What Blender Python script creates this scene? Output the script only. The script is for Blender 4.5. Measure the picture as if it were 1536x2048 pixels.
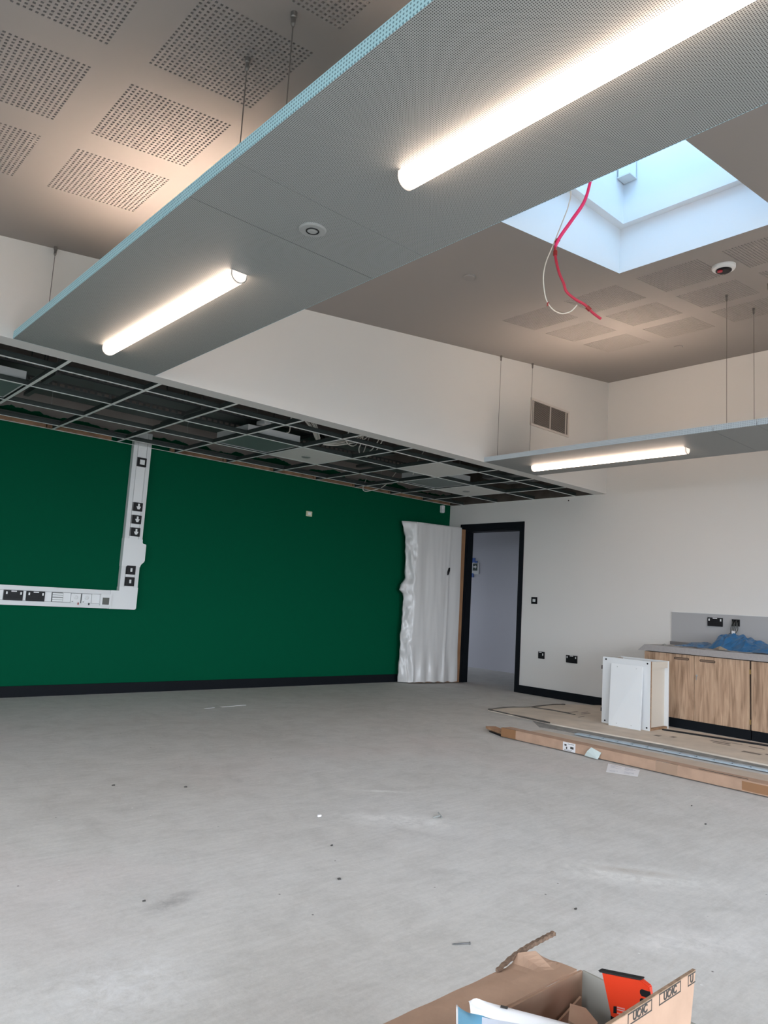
import bpy, bmesh, math, random
from mathutils import Vector, Matrix, noise
random.seed(7)
for o in list(bpy.data.objects): bpy.data.objects.remove(o, do_unlink=True)
scene = bpy.context.scene
COL = scene.collection
PI = math.pi

# ------------------------------------------------------------------ camera
cam = bpy.data.cameras.new('camera'); cam.sensor_fit = 'VERTICAL'; cam.sensor_height = 36.0
cam.lens = 36.0 * 1445.26 / 2048.0; cam.clip_start = 0.05; cam.clip_end = 200
cam_o = bpy.data.objects.new('camera', cam); COL.objects.link(cam_o)
r, u, f = Vector((0.7427, -0.6671, 0.0584)), Vector((-0.1247, -0.0521, 0.9908)), Vector((0.6579, 0.7432, 0.1219))
mw = Matrix(((r.x, u.x, -f.x, -7.3245), (r.y, u.y, -f.y, -6.8831), (r.z, u.z, -f.z, 1.0146), (0, 0, 0, 1)))
cam_o.matrix_world = mw
scene.camera = cam_o

# ------------------------------------------------------------------ world, exposure
world = bpy.data.worlds.new('sky'); scene.world = world; world.use_nodes = True
bg = world.node_tree.nodes['Background']
bg.inputs['Color'].default_value = (0.82, 0.90, 1.0, 1); bg.inputs['Strength'].default_value = 12.5
vs = scene.view_settings
vs.view_transform = 'Standard'; vs.look = 'None'; vs.gamma = 1.0; vs.use_curve_mapping = False
vs.exposure = -0.10
TUBE = 12.0        # emission of the linear tubes
UPLIGHT = 95.0     # emission of the upward strips above the rafts
TUBE_COL = (1.0, 0.75, 0.59)

# room numbers
HG, D = 2.380, 2.433               # dropped ceiling level, depth of the bulkhead
HC, SL = 3.6945, 0.1147            # ceiling height at the right wall, its slope
XL, YB = -9.9, -10.2               # left wall, rear wall
def zc(x): return HC + SL * x

def portal(loc, rot, sx, sy):
    l = bpy.data.lights.new('daylight_portal', 'AREA'); l.shape = 'RECTANGLE'; l.size = sx; l.size_y = sy
    l.cycles.is_portal = True
    o = bpy.data.objects.new('daylight_portal', l); COL.objects.link(o); o.location = loc; o.rotation_euler = rot
# windows of the left wall, the rear wall, the skylight and the corridor end
LW = [(-9.3, -7.5), (-7.2, -5.4), (-5.1, -3.3)]
for a, b in LW: portal((XL - 0.1, (a + b) / 2, 1.45), (0, -PI / 2, 0), 1.7, b - a)
RW = [(-9.0, -6.9), (-6.5, -4.4), (-4.0, -1.9)]
for a, b in RW: portal(((a + b) / 2, YB - 0.1, 1.3), (PI / 2, 0, 0), b - a, 2.2)
portal((-3.685, -4.885, 4.62), (0, 0, 0), 1.1, 0.9)
portal((1.05, 3.95, 1.45), (-PI / 2, 0, 0), 0.9, 1.1)

# ------------------------------------------------------------------ helpers
def lin(c):
    return tuple((v / 255 / 12.92 if v / 255 <= 0.04045 else ((v / 255 + 0.055) / 1.055) ** 2.4) for v in c)
MATS = {}
def mat(name, rgb, rough=0.6, metal=0.0, var=0.0, scale=8.0, bump=0.0, bscale=60.0, coat=0.0, emit=None, spec=0.5, srgb=True):
    if name in MATS: return MATS[name]
    m = bpy.data.materials.new(name); m.use_nodes = True; nt = m.node_tree; b = nt.nodes['Principled BSDF']
    c = lin(rgb) if srgb else rgb
    b.inputs['Base Color'].default_value = (*c, 1); b.inputs['Roughness'].default_value = rough
    b.inputs['Metallic'].default_value = metal; b.inputs['Coat Weight'].default_value = coat
    b.inputs['Specular IOR Level'].default_value = spec
    if emit:
        b.inputs['Emission Color'].default_value = (*emit[0], 1); b.inputs['Emission Strength'].default_value = emit[1]
    if var or bump:
        tc = nt.nodes.new('ShaderNodeTexCoord')
    if var:
        n = nt.nodes.new('ShaderNodeTexNoise'); n.inputs['Scale'].default_value = scale; n.inputs['Detail'].default_value = 6
        nt.links.new(tc.outputs['Object'], n.inputs['Vector'])
        rmp = nt.nodes.new('ShaderNodeValToRGB')
        rmp.color_ramp.elements[0].position = 0.3; rmp.color_ramp.elements[1].position = 0.7
        rmp.color_ramp.elements[0].color = (*[v * (1 - var) for v in c], 1)
        rmp.color_ramp.elements[1].color = (*[min(1, v * (1 + var)) for v in c], 1)
        nt.links.new(n.outputs['Fac'], rmp.inputs['Fac']); nt.links.new(rmp.outputs['Color'], b.inputs['Base Color'])
    if bump:
        n2 = nt.nodes.new('ShaderNodeTexNoise'); n2.inputs['Scale'].default_value = bscale; n2.inputs['Detail'].default_value = 4
        nt.links.new(tc.outputs['Object'], n2.inputs['Vector'])
        bp = nt.nodes.new('ShaderNodeBump'); bp.inputs['Strength'].default_value = bump; bp.inputs['Distance'].default_value = 0.01
        nt.links.new(n2.outputs['Fac'], bp.inputs['Height']); nt.links.new(bp.outputs['Normal'], b.inputs['Normal'])
    MATS[name] = m
    return m

class MB:
    """collects vertices and faces, build() links them as one mesh object"""
    def __init__(s): s.v = []; s.f = []
    def add(s, vs, fs):
        n = len(s.v); s.v += [tuple(v) for v in vs]; s.f += [tuple(i + n for i in q) for q in fs]; return s
    def box(s, x0, x1, y0, y1, z0, z1):
        v = [(x, y, z) for z in (z0, z1) for y in (y0, y1) for x in (x0, x1)]
        return s.add(v, [(0, 2, 3, 1), (4, 5, 7, 6), (0, 1, 5, 4), (2, 6, 7, 3), (0, 4, 6, 2), (1, 3, 7, 5)])
    def obox(s, c, ax, ay, az, hx, hy, hz):
        c, ax, ay, az = Vector(c), Vector(ax).normalized(), Vector(ay).normalized(), Vector(az).normalized()
        v = [c + ax * hx * a + ay * hy * b + az * hz * d for d in (-1, 1) for b in (-1, 1) for a in (-1, 1)]
        return s.add(v, [(0, 2, 3, 1), (4, 5, 7, 6), (0, 1, 5, 4), (2, 6, 7, 3), (0, 4, 6, 2), (1, 3, 7, 5)])
    def quad(s, *p): return s.add(p, [tuple(range(len(p)))])
    def prism(s, poly, off):
        """poly: 3-D outline, off: extrusion vector"""
        n = len(poly); off = Vector(off)
        v = [Vector(p) for p in poly] + [Vector(p) + off for p in poly]
        return s.add(v, [tuple(range(n - 1, -1, -1)), tuple(range(n, 2 * n))] + [(i, (i + 1) % n, (i + 1) % n + n, i + n) for i in range(n)])
    def tube(s, pts, rad, seg=8, cap=True):
        pts = [Vector(p) for p in pts]; rings = []; up = None
        for i, p in enumerate(pts):
            t = (pts[min(i + 1, len(pts) - 1)] - pts[max(i - 1, 0)]).normalized()
            if up is None: up = Vector((0, 0, 1)) if abs(t.z) < 0.9 else Vector((1, 0, 0))
            a = t.cross(up).normalized(); up = a.cross(t).normalized(); b = up
            rr = rad[i] if isinstance(rad, (list, tuple)) else rad
            rings.append([p + (a * math.cos(2 * PI * k / seg) + b * math.sin(2 * PI * k / seg)) * rr for k in range(seg)])
        v = [q for rg in rings for q in rg]; fs = []
        for i in range(len(pts) - 1):
            for k in range(seg):
                fs.append((i * seg + k, i * seg + (k + 1) % seg, (i + 1) * seg + (k + 1) % seg, (i + 1) * seg + k))
        if cap: fs += [tuple(range(seg - 1, -1, -1)), tuple(range((len(pts) - 1) * seg, len(pts) * seg))]
        return s.add(v, fs)
    def lathe(s, prof, c, axis='z', seg=24, sign=1):
        """prof: (radius, height) pairs from c along axis"""
        c = Vector(c); v = []; fs = []
        for rr, h in prof:
            for k in range(seg):
                a = 2 * PI * k / seg; p = (rr * math.cos(a), rr * math.sin(a), h * sign)
                if axis == 'x': p = (p[2], p[0], p[1])
                if axis == 'y': p = (p[0], p[2], p[1])
                v.append(c + Vector(p))
        n = len(prof)
        for i in range(n - 1):
            for k in range(seg): fs.append((i * seg + k, i * seg + (k + 1) % seg, (i + 1) * seg + (k + 1) % seg, (i + 1) * seg + k))
        fs += [tuple(range(seg)), tuple(range((n - 1) * seg, n * seg))]
        return s.add(v, fs)
    def mesh(s, name, smooth=False, bevel=0.0):
        me = bpy.data.meshes.new(name); me.from_pydata(s.v, [], s.f)
        bm = bmesh.new(); bm.from_mesh(me); bmesh.ops.recalc_face_normals(bm, faces=bm.faces)
        if bevel: bmesh.ops.bevel(bm, geom=bm.edges[:] , offset=bevel, segments=2, affect='EDGES', clamp_overlap=True)
        bm.to_mesh(me); bm.free()
        if smooth:
            for p in me.polygons: p.use_smooth = True
        return me
    def build(s, name, m, parent=None, smooth=False, bevel=0.0, loc=None):
        me = s.mesh(name, smooth, bevel); me.materials.append(m)
        return link(name, me, parent, loc)
def link(name, me, parent=None, loc=None):
    o = bpy.data.objects.new(name, me); COL.objects.link(o)
    if parent is not None: o.parent = parent
    if loc is not None: o.location = loc
    if parent is not None and parent.type == 'EMPTY' and loc is None:
        o.matrix_parent_inverse = Matrix.Translation(-world_loc(parent))
    return o
def world_loc(o):
    p = Vector(o.location)
    return p + (world_loc(o.parent) if o.parent else Vector())
def tag(o, label, cat, group=None):
    o['label'] = label; o['category'] = cat
    if group: o['group'] = group
    return o
def struct(o, label=None):
    o['kind'] = 'structure'
    if label: o['label'] = label
    return o
def thing(name, label, cat, loc=(0, 0, 0), group=None):
    o = bpy.data.objects.new(name, None); COL.objects.link(o); o.location = loc; o.empty_display_size = 0.1
    return tag(o, label, cat, group)
def smooth_path(pts, n=6):
    pts = [Vector(p) for p in pts]; out = []
    for i in range(len(pts) - 1):
        p0, p1, p2, p3 = pts[max(i - 1, 0)], pts[i], pts[i + 1], pts[min(i + 2, len(pts) - 1)]
        for k in range(n):
            t = k / n
            out.append(0.5 * (2 * p1 + (p2 - p0) * t + (2 * p0 - 5 * p1 + 4 * p2 - p3) * t * t + (3 * p1 - p0 - 3 * p2 + p3) * t ** 3))
    return out + [pts[-1]]
def text_obj(name, body, size, mw, m, parent, extrude=0.0003):
    cu = bpy.data.curves.new(name, 'FONT'); cu.body = body; cu.size = size; cu.align_x = 'CENTER'; cu.align_y = 'CENTER'; cu.extrude = extrude; cu.offset = size * 0.035
    t = bpy.data.objects.new(name, cu); COL.objects.link(t)
    dg = bpy.context.evaluated_depsgraph_get(); me = bpy.data.meshes.new_from_object(t.evaluated_get(dg))
    bpy.data.objects.remove(t, do_unlink=True); bpy.data.curves.remove(cu)
    me.transform(mw); me.materials.clear(); me.materials.append(m); me.name = name
    return link(name, me, parent)
def frame_mat(o, ax, ay):
    ax, ay = Vector(ax).normalized(), Vector(ay).normalized(); az = ax.cross(ay)
    return Matrix(((ax.x, ay.x, az.x, o[0]), (ax.y, ay.y, az.y, o[1]), (ax.z, ay.z, az.z, o[2]), (0, 0, 0, 1)))

# ------------------------------------------------------------------ materials
def concrete_floor():
    m = bpy.data.materials.new('concrete_floor'); m.use_nodes = True; nt = m.node_tree; N = nt.nodes; L = nt.links
    b = N['Principled BSDF']; b.inputs['Roughness'].default_value = 0.75; b.inputs['Specular IOR Level'].default_value = 0.3
    tc = N.new('ShaderNodeTexCoord')
    def nz(scale, det=8, rough=0.6, vec=None, dist=0.0):
        n = N.new('ShaderNodeTexNoise'); n.inputs['Scale'].default_value = scale; n.inputs['Detail'].default_value = det
        n.inputs['Roughness'].default_value = rough; n.inputs['Distortion'].default_value = dist
        L.new(vec or tc.outputs['Object'], n.inputs['Vector']); return n.outputs['Fac']
    def ramp(fac, stops):
        r_ = N.new('ShaderNodeValToRGB'); e = r_.color_ramp.elements
        e[0].position, e[0].color = stops[0][0], (*stops[0][1], 1); e[1].position, e[1].color = stops[-1][0], (*stops[-1][1], 1)
        for p, c in stops[1:-1]:
            x = e.new(p); x.color = (*c, 1)
        L.new(fac, r_.inputs['Fac']); return r_.outputs['Color']
    def mix(a, c, fac, mode='MIX'):
        x = N.new('ShaderNodeMix'); x.data_type = 'RGBA'; x.blend_type = mode
        if isinstance(fac, float): x.inputs[0].default_value = fac
        else: L.new(fac, x.inputs[0])
        for i, k in ((6, a), (7, c)):
            if isinstance(k, tuple): x.inputs[i].default_value = (*k, 1)
            else: L.new(k, x.inputs[i])
        return x.outputs[2]
    base = ramp(nz(0.55, 10, 0.55), [(0.3, (0.62, 0.60, 0.57)), (0.5, (0.665, 0.65, 0.625)), (0.72, (0.70, 0.69, 0.675))])
    mot = ramp(nz(5.0, 10, 0.7, dist=0.6), [(0.28, (0.86, 0.86, 0.855)), (0.55, (1, 1, 1)), (0.78, (1.06, 1.06, 1.06))])
    c = mix(base, mot, 1.0, 'MULTIPLY')
    # trowel streaks
    mp = N.new('ShaderNodeMapping'); mp.inputs['Rotation'].default_value = (0, 0, 0.7); mp.inputs['Scale'].default_value = (2.0, 14.0, 1)
    L.new(tc.outputs['Object'], mp.inputs['Vector'])
    st = ramp(nz(3.0, 8, 0.75, mp.outputs[0], 0.4), [(0.36, (0.93, 0.93, 0.925)), (0.62, (1.03, 1.03, 1.03))])
    c = mix(c, st, 1.0, 'MULTIPLY')
    # pale plaster dust in patches, pinkish dust by the cartons
    dust = ramp(nz(16.0, 10, 0.75), [(0.60, (0, 0, 0)), (0.70, (1, 1, 1))])
    dm = ramp(nz(1.1, 4, 0.5), [(0.5, (0, 0, 0)), (0.68, (0.5, 0.5, 0.5))])
    c = mix(c, (0.80, 0.795, 0.78), mix(dust, dm, 1.0, 'MULTIPLY'))
    pk = ramp(nz(0.8, 3, 0.5), [(0.55, (0, 0, 0)), (0.75, (0.35, 0.35, 0.35))])
    c = mix(c, (0.68, 0.58, 0.56), pk)
    mp3 = N.new('ShaderNodeMapping'); mp3.inputs['Rotation'].default_value = (0, 0, -0.4); mp3.inputs['Scale'].default_value = (1.2, 9.0, 1)
    L.new(tc.outputs['Object'], mp3.inputs['Vector'])
    scr = ramp(nz(6.0, 12, 0.85, mp3.outputs[0], 0.2), [(0.60, (0, 0, 0)), (0.72, (0.55, 0.55, 0.55))])
    c = mix(c, (0.82, 0.815, 0.80), scr)
    grn = ramp(nz(55.0, 10, 0.8), [(0.30, (0.90, 0.90, 0.895)), (0.66, (1.04, 1.04, 1.04))])
    c = mix(c, grn, 1.0, 'MULTIPLY')
    # specks
    vo = N.new('ShaderNodeTexVoronoi'); vo.inputs['Scale'].default_value = 9.0; L.new(tc.outputs['Object'], vo.inputs['Vector'])
    sp = ramp(vo.outputs['Distance'], [(0.028, (1, 1, 1)), (0.05, (0, 0, 0))])
    sel = ramp(vo.outputs['Color'], [(0.70, (0, 0, 0)), (0.72, (1, 1, 1))])
    c = mix(c, (0.80, 0.80, 0.78), mix(sp, sel, 1.0, 'MULTIPLY'))
    vo2 = N.new('ShaderNodeTexVoronoi'); vo2.inputs['Scale'].default_value = 6.3; L.new(tc.outputs['Object'], vo2.inputs['Vector'])
    sp2 = ramp(vo2.outputs['Distance'], [(0.014, (1, 1, 1)), (0.03, (0, 0, 0))])
    c = mix(c, (0.16, 0.15, 0.14), sp2)
    sm = ramp(nz(1.7, 6, 0.6, dist=0.4), [(0.69, (0, 0, 0)), (0.80, (0.45, 0.45, 0.45))])
    c = mix(c, (0.30, 0.30, 0.30), sm)
    # stains and plaster dust with their own places on the slab
    brk = ramp(nz(14.0, 10, 0.8, dist=0.5), [(0.38, (0, 0, 0)), (0.62, (1, 1, 1))])
    for px, py, an, sx, sy, col, amt in STAINS:
        sb = N.new('ShaderNodeVectorMath'); sb.operation = 'SUBTRACT'; L.new(tc.outputs['Object'], sb.inputs[0]); sb.inputs[1].default_value = (px, py, 0)
        mm = N.new('ShaderNodeMapping'); mm.vector_type = 'TEXTURE'; mm.inputs['Rotation'].default_value = (0, 0, an); mm.inputs['Scale'].default_value = (sx, sy, 1); L.new(sb.outputs[0], mm.inputs['Vector'])
        ln = N.new('ShaderNodeVectorMath'); ln.operation = 'LENGTH'; L.new(mm.outputs[0], ln.inputs[0])
        c = mix(c, col, mix(ramp(ln.outputs['Value'], [(0.25, (amt, amt, amt)), (1.0, (0, 0, 0))]), brk, 1.0, 'MULTIPLY'))
    L.new(c, b.inputs['Base Color'])
    bp = N.new('ShaderNodeBump'); bp.inputs['Strength'].default_value = 0.25; bp.inputs['Distance'].default_value = 0.006
    L.new(nz(22.0, 8, 0.7), bp.inputs['Height']); L.new(bp.outputs['Normal'], b.inputs['Normal'])
    return m
STAINS = [(-6.13, -4.60, 0.35, 0.14, 0.05, (0.25, 0.25, 0.25), 0.75), (-4.55, -5.35, -0.9, 0.45, 0.16, (0.88, 0.87, 0.84), 0.9), (-4.50, -5.33, -0.9, 0.22, 0.05, (0.30, 0.24, 0.18), 0.6),
          (-4.85, -4.35, -0.75, 0.42, 0.14, (0.88, 0.87, 0.85), 0.9), (-6.45, -5.0, 0.2, 0.30, 0.25, (0.84, 0.84, 0.84), 0.6), (-4.95, -5.75, -0.6, 0.35, 0.12, (0.86, 0.84, 0.82), 0.7), (-4.6, -3.9, -0.7, 0.25, 0.03, (0.86, 0.86, 0.84), 0.8)]
M_FLOOR = concrete_floor()
M_WHITE = mat('white_emulsion', (0.70, 0.685, 0.66), 0.85, srgb=False, bump=0.05, bscale=120)
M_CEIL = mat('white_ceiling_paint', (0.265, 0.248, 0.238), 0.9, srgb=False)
M_SHAFT = mat('skylight_white', (0.80, 0.82, 0.84), 0.7, srgb=False)
M_BLACK = mat('black_gloss_paint', (0.007, 0.009, 0.012), 0.6, srgb=False, spec=0.12)
M_BLACKP = mat('black_plastic', (0.010, 0.010, 0.012), 0.45, srgb=False, spec=0.25)
M_WPL = mat('white_plastic', (0.70, 0.71, 0.71), 0.35, srgb=False)
M_WPL2 = mat('white_plastic_plate', (0.76, 0.77, 0.77), 0.3, srgb=False)
M_GROOVE = mat('shadow_grey_plastic', (0.20, 0.20, 0.20), 0.6, srgb=False)
M_GREYP = mat('grey_plastic', (0.28, 0.29, 0.28), 0.4, srgb=False)
M_STEEL = mat('galvanised_steel', (0.55, 0.57, 0.58), 0.38, 0.9, var=0.12, scale=20, srgb=False)
M_DSTEEL = mat('dark_screw_steel', (0.12, 0.12, 0.12), 0.5, 0.3, srgb=False)
M_WIRE = mat('wire_rope', (0.18, 0.17, 0.16), 0.4, 0.6, srgb=False)
M_TEE = mat('white_grid_steel', (0.80, 0.82, 0.80), 0.5, srgb=False)
M_WEB = mat('dull_galvanised_web', (0.032, 0.042, 0.040), 0.6, srgb=False)
M_DULL = mat('dull_void_steel', (0.11, 0.115, 0.115), 0.6, 0.2, srgb=False)
M_TILE = mat('mineral_tile', (0.72, 0.71, 0.68), 0.9, srgb=False, bump=0.2, bscale=300)
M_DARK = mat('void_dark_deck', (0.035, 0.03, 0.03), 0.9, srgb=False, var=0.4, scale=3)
M_TIMBER = mat('sawn_timber', (0.42, 0.24, 0.14), 0.8, srgb=False, var=0.35, scale=9)
M_CARD = mat('corrugated_card', (0.46, 0.30, 0.21), 0.8, srgb=False, var=0.10, scale=12, bump=0.06, bscale=40)
M_CARDIN = mat('card_cut_edge', (0.30, 0.20, 0.13), 0.85, srgb=False, var=0.3, scale=90)
M_SHEET = mat('flat_card_sheet', (0.68, 0.595, 0.50), 0.85, srgb=False, var=0.10, scale=5)
M_INK = mat('dark_print', (0.05, 0.045, 0.04), 0.8, srgb=False)
M_PAPER = mat('white_paper', (0.78, 0.77, 0.78), 0.7, srgb=False)
M_MELA = mat('white_melamine', (0.76, 0.78, 0.79), 0.35, srgb=False)
M_CREAM = mat('cream_board', (0.66, 0.60, 0.52), 0.5, srgb=False)
M_CHIP = mat('chipboard_edge', (0.30, 0.18, 0.10), 0.8, srgb=False, var=0.3, scale=80)
M_TOP = mat('grey_laminate', (0.34, 0.32, 0.315), 0.5, srgb=False, var=0.06, scale=60)
M_SPLASH = mat('grey_splashback', (0.40, 0.40, 0.405), 0.45, srgb=False)
M_PINK = mat('pink_cable', (0.92, 0.05, 0.22), 0.3, srgb=False)
M_RED = mat('orange_red_plastic', (0.85, 0.055, 0.015), 0.35, srgb=False)
M_CABW = mat('white_cable', (0.72, 0.70, 0.64), 0.45, srgb=False)
M_TAG = mat('red_tape', (0.30, 0.02, 0.02), 0.5, srgb=False)
M_BTAPE = mat('blue_tape', (0.05, 0.14, 0.50), 0.5, srgb=False)
M_ALU = mat('brushed_aluminium', (0.5, 0.5, 0.5), 0.35, 0.8, srgb=False)
M_BRASS = mat('brass_hinge', (0.45, 0.30, 0.12), 0.4, 0.8, srgb=False)
M_TUBE = mat('lit_diffuser', (0.8, 0.8, 0.8), 0.5, srgb=False, emit=(TUBE_COL, TUBE))
M_TUBEEND = mat('lit_end_cap', (0.8, 0.78, 0.76), 0.5, srgb=False, emit=(TUBE_COL, 0.9))
M_UP = mat('uplight_diffuser', (0.8, 0.8, 0.8), 0.5, srgb=False, emit=(TUBE_COL, UPLIGHT))

def green_wall_material():
    m = bpy.data.materials.new('green_paint_wall'); m.use_nodes = True; nt = m.node_tree; N = nt.nodes; L = nt.links
    b = N['Principled BSDF']; b.inputs['Roughness'].default_value = 0.75; b.inputs['Specular IOR Level'].default_value = 0.05
    tc = N.new('ShaderNodeTexCoord'); sep = N.new('ShaderNodeSeparateXYZ'); L.new(tc.outputs['Object'], sep.inputs[0])
    mp = N.new('ShaderNodeMapping'); mp.inputs['Scale'].default_value = (1, 1, 0.15); L.new(tc.outputs['Object'], mp.inputs['Vector'])
    n = N.new('ShaderNodeTexNoise'); n.inputs['Scale'].default_value = 2.6; n.inputs['Detail'].default_value = 5; L.new(mp.outputs[0], n.inputs['Vector'])
    a = N.new('ShaderNodeMath'); a.operation = 'MULTIPLY_ADD'; a.inputs[1].default_value = 0.30; a.inputs[2].default_value = HG - 0.02
    L.new(n.outputs['Fac'], a.inputs[0])
    g = N.new('ShaderNodeMath'); g.operation = 'GREATER_THAN'; L.new(sep.outputs['Z'], g.inputs[0]); L.new(a.outputs[0], g.inputs[1])
    n2 = N.new('ShaderNodeTexNoise'); n2.inputs['Scale'].default_value = 3; L.new(tc.outputs['Object'], n2.inputs['Vector'])
    rp = N.new('ShaderNodeValToRGB'); rp.color_ramp.elements[0].color = (0.22, 0.195, 0.18, 1); rp.color_ramp.elements[1].color = (0.40, 0.36, 0.33, 1)
    L.new(n2.outputs['Fac'], rp.inputs['Fac'])
    x = N.new('ShaderNodeMix'); x.data_type = 'RGBA'; L.new(g.outputs[0], x.inputs[0])
    x.inputs[6].default_value = (0.0, 0.080, 0.037, 1); L.new(rp.outputs['Color'], x.inputs[7]); L.new(x.outputs[2], b.inputs['Base Color'])
    return m
M_GREEN = green_wall_material()

def perforated_metal(name, axes, pitch, hole, base, dark):
    """white metal punched with a fine square pattern of holes"""
    m = bpy.data.materials.new(name); m.use_nodes = True; nt = m.node_tree; N = nt.nodes; L = nt.links
    b = N['Principled BSDF']; b.inputs['Roughness'].default_value = 0.55
    tc = N.new('ShaderNodeTexCoord'); sep = N.new('ShaderNodeSeparateXYZ'); L.new(tc.outputs['Object'], sep.inputs[0])
    sq = []
    for ax in axes:
        d = N.new('ShaderNodeMath'); d.operation = 'DIVIDE'; L.new(sep.outputs[ax], d.inputs[0]); d.inputs[1].default_value = pitch
        fr = N.new('ShaderNodeMath'); fr.operation = 'FRACT'; L.new(d.outputs[0], fr.inputs[0])
        sb = N.new('ShaderNodeMath'); sb.operation = 'SUBTRACT'; L.new(fr.outputs[0], sb.inputs[0]); sb.inputs[1].default_value = 0.5
        p = N.new('ShaderNodeMath'); p.operation = 'MULTIPLY'; L.new(sb.outputs[0], p.inputs[0]); L.new(sb.outputs[0], p.inputs[1]); sq.append(p)
    ad = N.new('ShaderNodeMath'); ad.operation = 'ADD'; L.new(sq[0].outputs[0], ad.inputs[0]); L.new(sq[1].outputs[0], ad.inputs[1])
    lt = N.new('ShaderNodeMath'); lt.operation = 'LESS_THAN'; L.new(ad.outputs[0], lt.inputs[0]); lt.inputs[1].default_value = hole * hole
    x = N.new('ShaderNodeMix'); x.data_type = 'RGBA'; L.new(lt.outputs[0], x.inputs[0])
    x.inputs[6].default_value = (*base, 1); x.inputs[7].default_value = (*dark, 1); L.new(x.outputs[2], b.inputs['Base Color'])
    return m
M_RAFT = perforated_metal('perforated_white_metal', ('X', 'Y'), 0.006, 0.30, (0.37, 0.385, 0.372), (0.04, 0.04, 0.04))
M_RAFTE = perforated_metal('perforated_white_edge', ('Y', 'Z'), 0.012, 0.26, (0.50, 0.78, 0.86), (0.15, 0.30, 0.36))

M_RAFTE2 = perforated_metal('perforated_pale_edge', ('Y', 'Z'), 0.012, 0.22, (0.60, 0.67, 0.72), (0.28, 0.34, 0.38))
def oak():
    m = bpy.data.materials.new('oak_laminate'); m.use_nodes = True; nt = m.node_tree; N = nt.nodes; L = nt.links
    b = N['Principled BSDF']; b.inputs['Roughness'].default_value = 0.5
    tc = N.new('ShaderNodeTexCoord'); mp = N.new('ShaderNodeMapping'); mp.inputs['Scale'].default_value = (9, 9, 0.9); L.new(tc.outputs['Object'], mp.inputs['Vector'])
    n = N.new('ShaderNodeTexNoise'); n.inputs['Scale'].default_value = 2.2; n.inputs['Detail'].default_value = 8; n.inputs['Distortion'].default_value = 1.6
    L.new(mp.outputs[0], n.inputs['Vector'])
    mp2 = N.new('ShaderNodeMapping'); mp2.inputs['Scale'].default_value = (60, 60, 2.0); L.new(tc.outputs['Object'], mp2.inputs['Vector'])
    n2 = N.new('ShaderNodeTexNoise'); n2.inputs['Scale'].default_value = 2.0; n2.inputs['Detail'].default_value = 6; L.new(mp2.outputs[0], n2.inputs['Vector'])
    rp = N.new('ShaderNodeValToRGB'); e = rp.color_ramp.elements
    e[0].position = 0.30; e[0].color = (0.25, 0.155, 0.095, 1); e[1].position = 0.68; e[1].color = (0.56, 0.39, 0.265, 1)
    k = e.new(0.46); k.color = (0.42, 0.275, 0.18, 1)
    L.new(n.outputs['Fac'], rp.inputs['Fac'])
    rp2 = N.new('ShaderNodeValToRGB'); rp2.color_ramp.elements[0].position = 0.35; rp2.color_ramp.elements[0].color = (0.86, 0.85, 0.84, 1)
    rp2.color_ramp.elements[1].position = 0.6; rp2.color_ramp.elements[1].color = (1.05, 1.05, 1.05, 1); L.new(n2.outputs['Fac'], rp2.inputs['Fac'])
    x = N.new('ShaderNodeMix'); x.data_type = 'RGBA'; x.blend_type = 'MULTIPLY'; x.inputs[0].default_value = 1
    L.new(rp.outputs['Color'], x.inputs[6]); L.new(rp2.outputs['Color'], x.inputs[7]); L.new(x.outputs[2], b.inputs['Base Color'])
    return m
M_OAK = oak()
def film(name, rgb, rough, alpha):
    m = bpy.data.materials.new(name); m.use_nodes = True; nt = m.node_tree; N = nt.nodes; L = nt.links
    b = N['Principled BSDF']; b.inputs['Base Color'].default_value = (*rgb, 1); b.inputs['Roughness'].default_value = rough
    b.inputs['Alpha'].default_value = alpha; b.inputs['Coat Weight'].default_value = 0.4; b.inputs['Coat Roughness'].default_value = 0.12
    return m
M_FILM = film('white_polythene', (0.62, 0.61, 0.60), 0.35, 1.0)
M_BLUE = film('blue_polythene', (0.018, 0.125, 0.29), 0.3, 0.88)
def glazing(name, tint):
    m = bpy.data.materials.new(name); m.use_nodes = True; nt = m.node_tree; N = nt.nodes; N.remove(N['Principled BSDF'])
    t = N.new('ShaderNodeBsdfTransparent'); t.inputs['Color'].default_value = (*tint, 1); g = N.new('ShaderNodeBsdfGlossy'); g.inputs['Roughness'].default_value = 0.05
    x = N.new('ShaderNodeMixShader'); x.inputs[0].default_value = 0.05; nt.links.new(t.outputs[0], x.inputs[1]); nt.links.new(g.outputs[0], x.inputs[2])
    nt.links.new(x.outputs[0], N['Material Output'].inputs['Surface']); return m
M_GLASS = glazing('blue_tinted_glazing', (0.50, 0.62, 0.70))

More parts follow.
